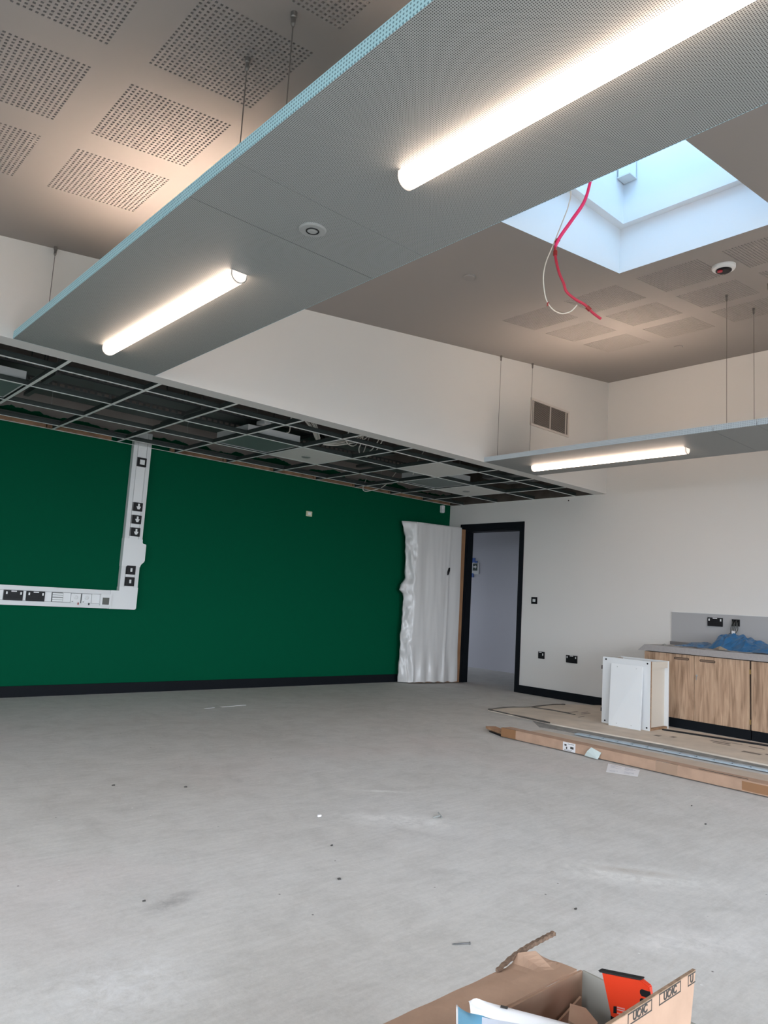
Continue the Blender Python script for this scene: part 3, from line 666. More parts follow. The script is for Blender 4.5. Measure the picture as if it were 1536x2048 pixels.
tube_light(-1.74, -6.72, -5.255, 'lit tube light under the smaller raft, out of frame')
sn = thing('raft_sensor', 'round white sensor with black ring in the large raft', 'sensor', (-5.872, -4.745, HG))
MB().lathe([(0.052, 0), (0.052, 0.004), (0.046, 0.007)], (-5.872, -4.745, HG), sign=-1, seg=32).build('bezel', mat('sensor_grey_white', (0.34, 0.345, 0.335), 0.5, srgb=False), sn)
rg = MB(); pts = [(-5.872 + 0.023 * math.cos(2 * PI * k / 32), -4.745 + 0.023 * math.sin(2 * PI * k / 32), HG - 0.0075) for k in range(33)]
rg.tube(pts, 0.0026, 6, cap=False); rg.build('black_ring', M_BLACKP, sn)
MB().lathe([(0.018, 0.006), (0.018, 0.009), (0.01, 0.0105)], (-5.872, -4.745, HG), sign=-1, seg=24).build('lens', MATS['sensor_grey_white'], sn)
o = MB().tube(smooth_path([(-6.2, -2.52, HG + 0.045), (-6.235, -2.7, HG + 0.055), (-6.25, -3.0, HG + 0.068), (-6.24, -3.15, HG + 0.055), (-6.1, -3.3, HG + 0.04)], 5), 0.005, 7).build('black_cable', M_BLACKP, smooth=True)
tag(o, 'thin black cable lying along the top edge of the large raft', 'cable')

# ceiling fittings
def cz(x, y): return (x, y, zc(x) + 0.002)
for (x, y), lb in (((-3.83, -3.67), 'small white disc on the plain ceiling beside the large raft'), ((-0.87, -3.70), 'small white disc on the ceiling above the right-hand raft')):
    t = thing('ceiling_disc', lb, 'sprinkler cover', (x, y, zc(x)))
    MB().lathe([(0.042, 0), (0.042, 0.012), (0.038, 0.016)], cz(x, y), sign=-1, seg=28).build('cover_plate', M_CEIL, t)
    MB().lathe([(0.046, 0), (0.046, 0.004)], cz(x, y), sign=-1, seg=28).build('rim', M_GREYP, t)
t = thing('smoke_detector', 'white round smoke detector with dark red-lit face beside the skylight', 'detector', (-2.61, -4.87, zc(-2.61)))
MB().lathe([(0.075, 0), (0.075, 0.02), (0.07, 0.028), (0.055, 0.034)], cz(-2.61, -4.87), sign=-1, seg=32).build('base', M_WPL, t, smooth=False)
MB().lathe([(0.05, 0.034), (0.05, 0.04), (0.04, 0.046)], cz(-2.61, -4.87), sign=-1, seg=28).build('sounder_face', M_BLACKP, t)
MB().lathe([(0.016, 0), (0.016, 0.008)], (-2.645, -4.86, zc(-2.645) - 0.042), sign=-1, seg=16).build('red_indicator', mat('red_lens', (0.40, 0.01, 0.03), 0.3, srgb=False), t)
# air grille on the bulkhead
gx0, gx1, gz0, gz1 = -1.472, -0.789, 2.885, 3.172
t = thing('air_grille', 'louvred air grille on the bulkhead above the right-hand raft', 'vent', ((gx0 + gx1) / 2, -D, gz0))
m_ = MB(); q = 0.022
m_.box(gx0, gx1, -D - 0.012, -D, gz0, gz0 + q); m_.box(gx0, gx1, -D - 0.012, -D, gz1 - q, gz1); m_.box(gx0, gx0 + q, -D - 0.012, -D, gz0 + q, gz1 - q); m_.box(gx1 - q, gx1, -D - 0.012, -D, gz0 + q, gz1 - q)
m_.build('frame', mat('grille_paint', (0.62, 0.58, 0.54), 0.5, srgb=False), t)
MB().box(gx0 + q, gx1 - q, -D - 0.002, -D - 0.0005, gz0 + q, gz1 - q).build('dark_backing', mat('duct_dark', (0.05, 0.04, 0.035), 0.9, srgb=False), t)
for i in range(22):
    z = gz0 + q + 0.006 + i * (gz1 - gz0 - 2 * q - 0.006) / 22
    m_ = MB(); m_.prism([(gx0 + q, -D - 0.010, z), (gx0 + q, -D - 0.003, z + 0.004), (gx0 + q, -D - 0.003, z + 0.0055), (gx0 + q, -D - 0.010, z + 0.0018)], (gx1 - gx0 - 2 * q, 0, 0))
    m_.build('slat', MATS['grille_paint'], t)
for x in (gx0 + 0.045, (gx0 + gx1) / 2, gx1 - 0.06): MB().box(x - 0.004, x + 0.004, -D - 0.0125, -D - 0.002, gz0 + q, gz1 - q).build('mullion', MATS['grille_paint'], t)

# hanging pink and white cables beside the skylight
hp = thing('hanging_cable', 'bright pink and white cable tails hanging beside the skylight', 'cable', (-4.84, -5.26, 2.25))
pk = [(-4.81, -5.29, 3.14), (-4.819, -5.284, 2.992), (-4.838, -5.266, 2.826), (-4.857, -5.25, 2.728), (-4.892, -5.219, 2.647), (-4.929, -5.186, 2.566), (-4.944, -5.173, 2.52)]
MB().tube(smooth_path(pk, 6), 0.0062, 10).build('pink_cable', M_PINK, hp, smooth=True)
pk2 = [(x - 0.007, y - 0.006, z + 0.002) for x, y, z in pk]
MB().tube(smooth_path(pk2, 6), 0.0062, 10).build('pink_cable', M_PINK, hp, smooth=True)
lo = [(-4.944, -5.173, 2.52), (-4.941, -5.175, 2.476), (-4.929, -5.186, 2.411), (-4.914, -5.199, 2.367), (-4.904, -5.208, 2.33), (-4.877, -5.232, 2.3), (-4.845, -5.26, 2.277), (-4.822, -5.281, 2.246), (-4.795, -5.305, 2.22)]
MB().tube(smooth_path(lo, 6), 0.0058, 10).build('dark_pink_tail', mat('deep_pink_cable', (0.52, 0.03, 0.07), 0.35, srgb=False), hp, smooth=True)
for c_, dr in (((-4.943, -5.174, 2.495), (0, 0, 1)), ((-4.835, -5.27, 2.262), (0.6, -0.5, -0.7)), ((-4.938, -5.178, 2.548), (0.4, -0.3, 0.8))):
    dr = Vector(dr).normalized(); MB().tube([Vector(c_) - dr * 0.01, Vector(c_) + dr * 0.01], 0.009, 8).build('tape_wrap', M_TAG, hp)
wl = [(-4.93, -5.19, 3.12), (-4.90, -5.211, 2.80), (-4.906, -5.207, 2.712), (-4.919, -5.195, 2.653), (-4.95, -5.167, 2.531), (-4.971, -5.149, 2.452), (-4.977, -5.143, 2.386), (-4.97, -5.149, 2.31), (-4.957, -5.161, 2.268), (-4.938, -5.178, 2.243), (-4.914, -5.199, 2.234), (-4.888, -5.222, 2.247), (-4.87, -5.238, 2.275)]
MB().tube(smooth_path(wl, 6), 0.0024, 7).build('white_cable_loop', M_CABW, hp, smooth=True)
m_ = MB().obox((-4.960, -5.158, 2.272), (1, 0.4, 0.6), (0, 1, 0), (0, 0, 1), 0.014, 0.002, 0.008); m_.build('red_tape_flag', M_TAG, hp)

# ------------------------------------------------------------------ trunking on the green wall
tk = thing('wall_trunking', 'white L-shaped dado trunking with sockets on the green wall', 'trunking', (-4.49, 0, 0.79))
YT = -0.060
XA, XB = -4.581, -4.403
m_ = MB(); m_.box(XA, XA + 0.042, YT, 0, 1.0, 2.52); m_.box(XB - 0.042, XB, YT, 0, 1.0, 2.52); m_.build('side_rail', M_WPL, tk, bevel=0.003)
MB().box(XA + 0.042, XB - 0.042, YT + 0.012, 0, 1.0, 2.52).build('groove', M_GROOVE, tk)
for z0, z1 in ((1.468, 1.493), (1.578, 1.614), (1.700, 1.738), (1.824, 2.176), (2.269, 2.52), (1.099, 1.124), (1.0, 1.012)):
    MB().box(XA + 0.045, XB - 0.045, YT + 0.003, YT + 0.013, z0, z1).build('lid', M_WPL2, tk)
ZA, ZB = 0.792, 0.962
m_ = MB(); m_.box(XL, -4.66, YT, 0, ZA, ZA + 0.040); m_.box(XL, -4.66, YT, 0, ZB - 0.040, ZB); m_.build('side_rail', M_WPL, tk, bevel=0.003)
MB().box(XL, -4.66, YT + 0.012, 0, ZA + 0.040, ZB - 0.040).build('groove', M_GROOVE, tk)
for x0, x1 in ((-8.0, -5.585), (-5.424, -5.402), (-5.243, -5.188), (-5.09, -5.022), (-4.832, -4.755), (-4.650, -4.66)):
    if x1 > x0: MB().box(x0, x1, YT + 0.003, YT + 0.013, ZA + 0.043, ZB - 0.043).build('lid', M_WPL2, tk)
def round_poly(pts, rad, y, n=6):
    out = []
    for i, (x, z, rr) in enumerate(pts):
        p0 = Vector(pts[i - 1][:2]); p = Vector((x, z)); p1 = Vector(pts[(i + 1) % len(pts)][:2])
        if rr <= 0: out.append((x, y, z)); continue
        a = p + (p0 - p).normalized() * rr; b = p + (p1 - p).normalized() * rr
        for k in range(n + 1):
            t = k / n; w_ = (1 - t) ** 2 * a + 2 * (1 - t) * t * p + t * t * b; out.append((w_.x, y, w_.y))
    return out
cp = round_poly([(-4.662, ZA - 0.002, 0), (-4.401, ZA - 0.002, 0.02), (-4.401, 1.002, 0), (XA - 0.002, 1.002, 0), (XA - 0.002, ZB + 0.002, 0.004), (-4.662, ZB + 0.002, 0)], 0, YT - 0.003)
MB().prism(cp, (0, 0.063, 0)).build('corner_cover', M_WPL2, tk)
bp_ = round_poly([(XA - 0.002, 1.20, 0), (-4.401, 1.20, 0), (-4.397, 1.225, 0.02), (-4.361, 1.255, 0.02), (-4.361, 1.425, 0.012), (-4.401, 1.428, 0.02), (-4.401, 1.468, 0), (XA - 0.002, 1.468, 0)], 0, YT - 0.003)
MB().prism(bp_, (0, 0.063, 0)).build('tee_cover', M_WPL2, tk)
xc = (XA + XB) / 2
def plate(cx, cz_, w_, h_, m=M_BLACKP, name='socket_plate'):
    return MB().box(cx - w_ / 2, cx + w_ / 2, YT - 0.008, YT + 0.006, cz_ - h_ / 2, cz_ + h_ / 2).build(name, m, tk, bevel=0.002)
p = plate(xc + 0.006, 2.222, 0.086, 0.086, name='fused_outlet'); 
MB().box(xc - 0.018, xc + 0.030, YT - 0.0105, YT - 0.008, 2.198, 2.246).build('white_insert', M_WPL2, p)
for z in (1.781, 1.657, 1.535):
    p = plate(xc + 0.012, z, 0.086, 0.084, name='data_outlet')
    MB().box(xc + 0.006, xc + 0.022, YT - 0.014, YT - 0.008, z - 0.004, z + 0.030).build('white_module', M_WPL2, p)
    MB().prism([(xc - 0.008, YT - 0.012, z + 0.004), (xc + 0.036, YT - 0.012, z + 0.004), (xc + 0.030, YT - 0.012, z - 0.010), (xc + 0.024, YT - 0.012, z - 0.024), (xc + 0.004, YT - 0.012, z - 0.024), (xc - 0.002, YT - 0.012, z - 0.010)], (0, 0.004, 0)).build('white_module', M_WPL2, p)
for z in (1.166, 1.056):
    p = plate(xc + 0.004, z, 0.088, 0.084, name='switch_plate')
    MB().box(xc - 0.004, xc + 0.014, YT - 0.011, YT - 0.008, z - 0.016, z + 0.018).build('rocker', M_WPL2, p)
zc_ = 0.875
def double_socket(mk, par, org, ax, w_=0.150, h_=0.086, n=None):
    """plate local frame: org centre, ax along the wall, n out of the wall"""
    ax, n = Vector(ax), Vector(n); up = Vector((0, 0, 1)); org = Vector(org)
    p = MB().obox(org + n * 0.004, ax, n, up, w_ / 2, 0.005, h_ / 2).build('socket_plate', mk, par, bevel=0.002)
    for s_ in (-1, 1):
        MB().obox(org + ax * s_ * (w_ / 2 - 0.018) + up * 0.020 + n * 0.010, ax, n, up, 0.006, 0.0025, 0.011).build('rocker', M_WPL2, p)
        hole = MB()
        for dx, dz, a_, b_ in ((0, 0.004, 0.003, 0.006), (-0.011, -0.017, 0.005, 0.0028), (0.011, -0.017, 0.005, 0.0028)):
            hole.obox(org + ax * (s_ * 0.036 + dx) + up * dz + n * 0.0092, ax, n, up, a_, 0.0006, b_)
        hole.build('pin_hole', mat('pin_hole_black', (0.001, 0.001, 0.001), 0.8, srgb=False), p)
    MB().obox(org + up * (h_ / 2 - 0.007) + n * 0.0095, ax, n, up, 0.022, 0.0008, 0.0045).build('circuit_label', M_PAPER, p)
    return p
for cx in (-5.503, -5.322): double_socket(M_BLACKP, tk, (cx, YT - 0.001, zc_), (1, 0, 0), n=(0, -1, 0))
p = plate(-5.137, zc_, 0.094, 0.082, M_GREYP, 'open_mounting_frame')
for dz in (-0.03, -0.012, 0.012, 0.03): MB().box(-5.182, -5.094, YT - 0.012, YT - 0.008, zc_ + dz - 0.0065, zc_ + dz + 0.0065).build('frame_strip', M_WPL2, p)
for cx, tg in ((-4.977, M_TAG), (-4.880, M_BLACKP)):
    p = plate(cx, zc_, 0.086, 0.084, M_WPL2, 'isolator_plate')
    MB().lathe([(0.019, 0), (0.019, 0.003), (0.012, 0.005)], (cx, YT - 0.008, zc_ + 0.008), axis='y', sign=-1, seg=20).build('round_lens', M_WPL, p)
    MB().box(cx - 0.034, cx - 0.022, YT - 0.0095, YT - 0.008, zc_ - 0.036, zc_ - 0.026).build('indicator', M_GREYP, p)
    MB().box(cx + 0.020, cx + 0.030, YT - 0.0105, YT - 0.008, zc_ - 0.058, zc_ - 0.038).build('key_tag', tg, p)
p = MB().box(-4.757, -4.652, YT - 0.022, YT + 0.006, 0.818, 0.925).build('control_panel', M_WPL2, tk, bevel=0.004)
MB().box(-4.738, -4.676, YT - 0.0235, YT - 0.022, 0.828, 0.892).build('screen', mat('lcd_grey', (0.09, 0.095, 0.08), 0.3, srgb=False), p)

# small fittings on the walls
t = thing('blank_plate', 'small cream square fitting alone on the green wall', 'wall plate', (-2.405, 0, 1.94))
MB().box(-2.447, -2.363, -0.012, 0, 1.944, 2.004).build('plate', mat('cream_plastic', (0.62, 0.60, 0.42), 0.4, srgb=False), t, bevel=0.003)
MB().box(-2.425, -2.385, -0.015, -0.012, 1.960, 1.99).build('module', M_WPL2, t, bevel=0.001)
t = thing('motion_sensor', 'white rounded motion sensor high on the green wall corner', 'sensor', (-0.175, 0, 2.262))
cp = round_poly([(-0.205, 2.262, 0.022), (-0.148, 2.262, 0.022), (-0.148, 2.366, 0.012), (-0.205, 2.366, 0.012)], 0, -0.036)
MB().prism(cp, (0, 0.036, 0)).build('housing', M_WPL2, t)
MB().prism(round_poly([(-0.198, 2.270, 0.015), (-0.155, 2.270, 0.015), (-0.155, 2.315, 0.01), (-0.198, 2.315, 0.01)], 0, -0.041), (0, 0.007, 0)).build('lens', M_WPL, t)
t = thing('light_switch', 'black double light switch beside the doorway', 'switch', (0, -1.481, 1.085))
MB().box(-0.010, 0, -1.524, -1.438, 1.085, 1.169).build('plate', M_BLACKP, t, bevel=0.002)
for y in (-1.492, -1.470): MB().box(-0.013, -0.010, y - 0.008, y + 0.008, 1.110, 1.145).build('rocker', M_WPL2, t)
t = thing('fused_spur', 'single black socket low on the white wall', 'socket', (0, -1.611, 0.437))
MB().box(-0.010, 0, -1.656, -1.566, 0.438, 0.522).build('plate', M_BLACKP, t, bevel=0.002)
MB().box(-0.013, -0.010, -1.640, -1.628, 0.476, 0.502).build('rocker', M_WPL2, t)
MB().box(-0.0115, -0.010, -1.615, -1.580, 0.508, 0.517).build('circuit_label', M_PAPER, t)
t = thing('double_socket', 'black double socket low on the white wall', 'socket', (0, -2.034, 0.432))
double_socket(M_BLACKP, t, (-0.003, -2.034, 0.473), (0, 1, 0), n=(-1, 0, 0))
o = MB().lathe([(0.008, 0), (0.006, 0.006)], (0, -1.93, 2.335), axis='x', sign=-1, seg=10).build('screw_plug', M_BLACKP); tag(o, 'tiny dark plug in the white wall below the bulkhead', 'plug')

# ------------------------------------------------------------------ base cabinets
XF = -0.600
def cabinet(y1, y0, label, hl):
    t = thing('base_cabinet', label, 'cabinet', (-0.3, (y0 + y1) / 2, 0))
    m_ = MB(); m_.box(XF + 0.022, -0.005, y0, y1, 0.085, 0.680); m_.build('carcass', mat('carcass_gap_shade', (0.05, 0.032, 0.022), 0.7, srgb=False), t)  # dark carcass colour stands in for shade in the door gaps
    MB().box(XF + 0.012, XF + 0.03, y0, y1, 0, 0.086).build('plinth', M_BLACK, t)
    ym = (y0 + y1) / 2
    for a, b, side in ((ym + 0.002, y1 - 0.002, -1), (y0 + 0.005, ym - 0.002, 1)):
        dv = MB().box(XF, XF + 0.019, a, b, 0.088, 0.678).build('door', M_OAK, t)
        hy = (a + 0.12) if side < 0 else (b - 0.12)
        ring = [(XF - 0.0012, hy + (0.07 - 0.009) * sx + 0.009 * math.cos(an), 0.640 + 0.009 * math.sin(an)) for sx, a0 in ((1, -PI / 2), (-1, PI / 2)) for an in [a0 + PI * k / 8 for k in range(9)]]
        ring.append(ring[0]); MB().tube(ring, 0.0026, 5, cap=False).build('recessed_handle', mat('handle_shadow', (0.045, 0.03, 0.02), 0.5, srgb=False), dv)
        sg_ = [p_ for p_ in ring[:-1]]; MB().prism([(XF - 0.0006, y_, z_) for _, y_, z_ in sg_], (0.0006, 0, 0)).build('handle_recess', mat('handle_inner', (0.20, 0.13, 0.09), 0.5, srgb=False), dv)
        if side > 0 and hl:
            MB().lathe([(0.009, 0), (0.009, 0.006), (0.006, 0.008)], (XF, b - 0.022, 0.500), axis='x', sign=-1, seg=16).build('cam_lock', M_ALU, dv)
            MB().box(XF - 0.012, XF - 0.0085, b - 0.026, b - 0.02, 0.46, 0.495).build('lock_key', M_ALU, dv)
    for z in (0.155, 0.585):
        MB().box(XF - 0.001, XF + 0.02, y0 - 0.006, y0 + 0.006, z - 0.02, z + 0.02).build('hinge', M_BRASS, t)
    return t
cabinet(-3.252, -4.243, 'oak-fronted base cabinet with two doors and a lock', True)
cabinet(-4.252, -5.243, 'oak-fronted base cabinet cut by the right edge', False)
wt_ = MB()
wt_.prism([(-0.622, -3.262, 0.744), (-0.622, -3.196, 0.686), (-0.622, -5.35, 0.686), (-0.622, -5.35, 0.744)], (0.620, 0, 0))
tag(wt_.build('worktop', M_TOP), 'grey laminate worktop over the oak base cabinets', 'worktop')
sp_ = thing('splashback', 'grey splashback panel above the worktop with pale top edge', 'splashback', (0, -4, 0.745))
MB().box(-0.012, -0.001, -5.35, -3.232, 0.776, 1.076).build('panel', M_SPLASH, sp_)
MB().box(-0.0135, -0.001, -5.35, -3.229, 1.076, 1.081).build('edge_strip', M_WPL, sp_)
MB().box(-0.024, -0.001, -5.35, -3.222, 0.7445, 0.775).build('upstand', mat('dark_laminate', (0.20, 0.19, 0.19), 0.5, srgb=False), sp_)
t = thing('double_socket', 'black double socket on the grey splashback', 'socket', (-0.012, -3.684, 0.957))
double_socket(M_BLACKP, t, (-0.015, -3.684, 0.999), (0, 1, 0), n=(-1, 0, 0))
t = thing('open_back_box', 'open black back box with loose cables in the splashback', 'back box', (-0.012, -3.885, 0.97))
m_ = MB(); m_.box(-0.030, -0.012, -3.920, -3.914, 0.970, 1.036); m_.box(-0.030, -0.012, -3.856, -3.850, 0.970, 1.036); m_.box(-0.030, -0.012, -3.914, -3.856, 1.030, 1.036); m_.box(-0.014, -0.012, -3.914, -3.856, 0.97, 1.03); m_.build('box_frame', M_BLACKP, t)
for i, (a, b) in enumerate([(-3.905, 0.99), (-3.895, 1.01), (-3.88, 1.0), (-3.868, 0.985), (-3.86, 1.005)]):
    MB().tube(smooth_path([(-0.016, a, b + 0.02), (-0.045, a - 0.004, b), (-0.05, a + 0.005 * (i - 2), b - 0.05), (-0.07, -3.875 + 0.012 * (i - 2), 0.90), (-0.10, -3.85 + 0.02 * (i - 2), 0.875)], 5), 0.004, 6).build('loose_core', mat('grey_cable', (0.06, 0.065, 0.06), 0.5, srgb=False), t, smooth=True)
MB().box(-0.092, -0.088, -3.905, -3.875, 0.875, 0.925).build('cable_label', M_PAPER, t)
# crumpled blue polythene on the worktop
def blue_h(x, y):
    """height above the worktop, x 0..1 along the run, y 0..1 front to back"""
    return 0
NX, NY = 70, 26; v = []; fs = []
for i in range(NX + 1):
    a = i / NX; y = -3.50 - a * 1.15
    prof = [(0, 0.012), (0.10, 0.045), (0.17, 0.06), (0.24, 0.03), (0.29, 0.05), (0.33, 0.16), (0.38, 0.165), (0.44, 0.17), (0.50, 0.15), (0.58, 0.12), (0.68, 0.085), (0.8, 0.05), (1.0, 0.03)]
    h = next(p0[1] + (p1[1] - p0[1]) * (a - p0[0]) / (p1[0] - p0[0]) for p0, p1 in zip(prof, prof[1:]) if p0[0] <= a <= p1[0])
    for j in range(NY + 1):
        b = j / NY; x = -0.50 + 0.44 * b + 0.05 * noise.noise(Vector((a * 7, b * 2, 1)))
        bell = max(0.0, math.sin(PI * min(1, b * 1.05))) ** 0.8
        rid = abs(noise.noise(Vector((a * 16, b * 5, 3.3)))) + 0.5 * abs(noise.noise(Vector((a * 34, b * 12, 6.1))))
        z = 0.748 + h * bell * (0.72 + 0.30 * rid) + 0.012 * rid
        v.append((x, y + 0.03 * noise.noise(Vector((a * 9, b * 4, 8))), z))
for i in range(NX):
    for j in range(NY):
        k = i * (NY + 1) + j; fs.append((k, k + 1, k + NY + 2, k + NY + 1))
tag(MB().add(v, fs).build('blue_plastic_sheet', M_BLUE, smooth=False), 'crumpled translucent blue plastic sheet on the worktop', 'plastic sheet')
v = []; fs = []
for i in range(13):
    for j in range(4):
        y = -3.52 - 0.72 * i / 12; x = -0.615 + 0.10 * j / 3 + 0.01 * math.sin(i)
        v.append((x, y, 0.7475 + 0.006 * abs(noise.noise(Vector((i * 0.7, j, 2))))))
for i in range(12):
    for j in range(3): k = i * 4 + j; fs.append((k, k + 1, k + 5, k + 4))
tag(MB().add(v, fs).build('torn_paper', M_PAPER), 'torn strip of white paper along the worktop front', 'paper')
o = MB().add([(-0.55, -3.42, 0.7455), (-0.50, -3.36, 0.7455), (-0.46, -3.40, 0.7455), (-0.52, -3.47, 0.7455), (-0.51, -3.41, 0.762)], [(0, 1, 4), (1, 2, 4), (2, 3, 4), (3, 0, 4), (3, 2, 1, 0)]).build('dust_scrap', M_GREYP); tag(o, 'small dark scrap at the left end of the worktop', 'scrap')
o = MB().add([(-0.60, -3.97, 0.7535), (-0.56, -3.90, 0.7535), (-0.50, -3.95, 0.7535), (-0.53, -4.03, 0.7535), (-0.55, -3.96, 0.785)], [(0, 1, 4), (1, 2, 4), (2, 3, 4), (3, 0, 4), (3, 2, 1, 0)]).build('dust_scrap', mat('brown_offcut', (0.26, 0.22, 0.17), 0.8, srgb=False)); tag(o, 'brown crumpled scrap on the torn paper strip', 'scrap')

# ------------------------------------------------------------------ carcass and panel standing on the floor sheets
ZS = 0.012
cu = thing('cabinet_carcass', 'empty white cabinet carcass with cream inside standing on card sheets', 'cabinet', (-0.96, -3.365, ZS))
def board(x0, x1, y0, y1, z0, z1, m, name='board'): return MB().box(x0, x1, y0, y1, z0, z1).build(name, m, cu)
ft = MB().box(-1.140, -1.122, -3.606, -3.125, ZS, 0.617); ft.build('side_panel', M_MELA, cu)
e2 = MB(); e2.box(-1.1395, -1.1225, -3.6075, -3.606, ZS, 0.617); e2.box(-1.1395, -1.1225, -3.125, -3.1235, ZS, 0.617); e2.build('panel_edge', M_CHIP, cu)
board(-0.818, -0.800, -3.606, -3.125, ZS, 0.617, M_MELA, 'side_panel')
board(-1.122, -0.818, -3.572, -3.565, ZS + 0.018, 0.555, M_CREAM, 'back_panel')
board(-1.122, -0.818, -3.602, -3.584, 0.555, 0.612, M_CREAM, 'top_rail')
board(-1.122, -0.818, -3.602, -3.130, ZS, ZS + 0.018, M_CHIP, 'base_board')
board(-1.122, -0.818, -3.148, -3.130, 0.50, 0.605, M_CHIP, 'front_rail')
for y, z in ((-3.16, 0.595), (-3.575, 0.595), (-3.16, 0.035), (-3.575, 0.035)):
    MB().lathe([(0.008, 0), (0.008, 0.002)], (-1.140, y, z), axis='x', sign=-1, seg=12).build('fixing_hole', M_BLACKP, cu)
for z in (0.13, 0.52): MB().box(-1.130, -1.105, -3.1235, -3.108, z - 0.02, z + 0.015).build('hinge_plate', M_BLACKP, cu)
lp = thing('white_board', 'loose white board leaning on the empty carcass', 'panel', (-1.21, -3.4, ZS))
pb = [Vector((-1.216, -3.250, ZS)), Vector((-1.202, -3.552, ZS)), Vector((-1.1455, -3.540, 0.566)), Vector((-1.1455, -3.225, 0.566))]
nn = (pb[1] - pb[0]).cross(pb[2] - pb[0]).normalized()
if nn.x > 0: nn = -nn
MB().prism(pb, nn * 0.012).build('board', mat('bright_melamine', (0.82, 0.84, 0.85), 0.35, srgb=False), lp)
for a, b in ((0.25, 0.05), (0.72, 0.05), (0.2, 0.95), (0.8, 0.95)):
    P = pb[0].lerp(pb[1], a).lerp(pb[3].lerp(pb[2], a), b) + nn * 0.012
    MB().obox(P, pb[1] - pb[0], nn, (0, 0, 1), 0.003, 0.0008, 0.003).build('screw_hole', M_GREYP, lp)

# flat card sheets under it
def sheet(name, poly, z0, z1, m, label, cat='cardboard'):
    t = thing(name, label, cat, (poly[0][0], poly[0][1], z0))
    MB().prism([(x, y, z0) for x, y in poly], (0, 0, z1 - z0)).build('sheet', m, t); return t
s1 = sheet('card_sheet', [(-1.640, -2.18), (-1.12, -2.14), (-1.02, -2.23), (-0.47, -2.20), (-0.03, -2.43), (-0.03, -3.18), (-0.70, -3.22), (-0.70, -5.6), (-1.66, -5.6), (-1.62, -4.0), (-1.70, -3.0)], 0.0005, ZS, M_SHEET, 'large flat pale card sheet on the floor beside the cabinets')
for pts, zz in (([(-1.635, -2.18), (-1.3, -2.16), (-1.02, -2.23), (-0.6, -2.21), (-0.45, -2.26)], 0.016), ([(-1.02, -2.24), (-0.98, -2.5), (-1.0, -2.75)], 0.014), ([(-1.64, -2.2), (-1.68, -2.6), (-1.705, -2.95)], 0.016)):
    m_ = MB(); m_.tube(smooth_path([(x, y, zz) for x, y in pts], 4), [0.004 + 0.006 * random.random() for _ in range(4 * (len(pts) - 1) + 1)], 6); m_.build('torn_edge', mat('grimy_edge', (0.09, 0.08, 0.07), 0.9, srgb=False), s1)
for x, y, a_, b_ in ((-0.86, -2.62, 0.2, 0.02), (-0.80, -2.74, 0.16, 0.018), (-0.72, -2.68, 0.12, 0.02), (-1.05, -2.85, 0.1, 0.015), (-1.30, -3.76, 0.06, 0.05), (-1.22, -3.86, 0.07, 0.04), (-1.05, -4.18, 0.05, 0.16), (-1.12, -4.22, 0.03, 0.14), (-0.98, -4.24, 0.02, 0.18), (-1.28, -4.52, 0.06, 0.14), (-1.22, -4.70, 0.04, 0.2), (-1.0, -4.45, 0.03, 0.12)):
    MB().box(x - a_ / 2, x + a_ / 2, y - b_ / 2, y + b_ / 2, ZS, ZS + 0.0008).build('printed_mark', mat('faded_print', (0.24, 0.20, 0.165), 0.85, srgb=False), s1)
sheet('card_sheet', [(-2.56, -3.05), (-2.06, -3.12), (-1.98, -5.6), (-2.58, -5.6)], 0.0005, 0.006, mat('tan_card_sheet', (0.62, 0.52, 0.425), 0.85, srgb=False, var=0.08, scale=6), 'narrow flat tan card sheet behind the long carton')
sheet('underlay_strip', [(-1.69, -2.75), (-1.72, -3.0), (-1.64, -4.0), (-1.675, -5.6), (-1.80, -5.6), (-1.85, -3.5), (-1.93, -3.0)], 0.0005, 0.003, mat('dusty_underlay', (0.26, 0.26, 0.25), 0.9, srgb=False, var=0.3, scale=14), 'dark dusty grey strip between the card sheet and the slotted rail', 'underlay')
bs = thing('black_strip', 'thin black plastic edging strip lying along the cabinet plinth', 'strip', (-0.88, -4, ZS))
MB().prism([(-0.97, -3.63, ZS), (-0.955, -3.63, ZS), (-0.715, -5.1, ZS), (-0.73, -5.1, ZS)], (0, 0, 0.012)).build('strip', M_BLACKP, bs)
MB().prism([(-0.94, -3.64, ZS), (-0.93, -3.64, ZS), (-0.67, -5.1, ZS), (-0.68, -5.1, ZS)], (0, 0, 0.010)).build('strip', M_BLACKP, bs)
# slotted galvanised rail
rl = thing('slotted_rail', 'blue-grey galvanised slotted rail lying between carton and sheet', 'metal rail', (-1.9, -4.1, 0))
ra, rb = Vector((-1.93, -3.375, 0.006)), Vector((-1.845, -5.3, 0.006)); rd = (rb - ra).normalized(); rn = Vector((rd.y, -rd.x, 0))
L_ = (rb - ra).length; zz = Vector((0, 0, 1))
M_RAIL = mat('zinc_rail', (0.46, 0.54, 0.60), 0.45, 0.2, srgb=False)
MB().obox(ra + rd * L_ / 2 + zz * 0.002, rd, rn, zz, L_ / 2, 0.030, 0.002).build('rail_base', mat('rail_shadow_grey', (0.10, 0.11, 0.12), 0.6, srgb=False), rl)
for s_ in (-1, 1): MB().obox(ra + rd * L_ / 2 + rn * 0.030 * s_ + zz * 0.005, rd, rn, zz, L_ / 2, 0.0015, 0.005).build('rail_flange', M_RAIL, rl)
for i in range(int(L_ / 0.125)):
    MB().obox(ra + rd * (0.06 + i * 0.125) + zz * 0.0085, rd, rn, zz, 0.050, 0.024, 0.0045).build('rail_segment', M_RAIL, rl)
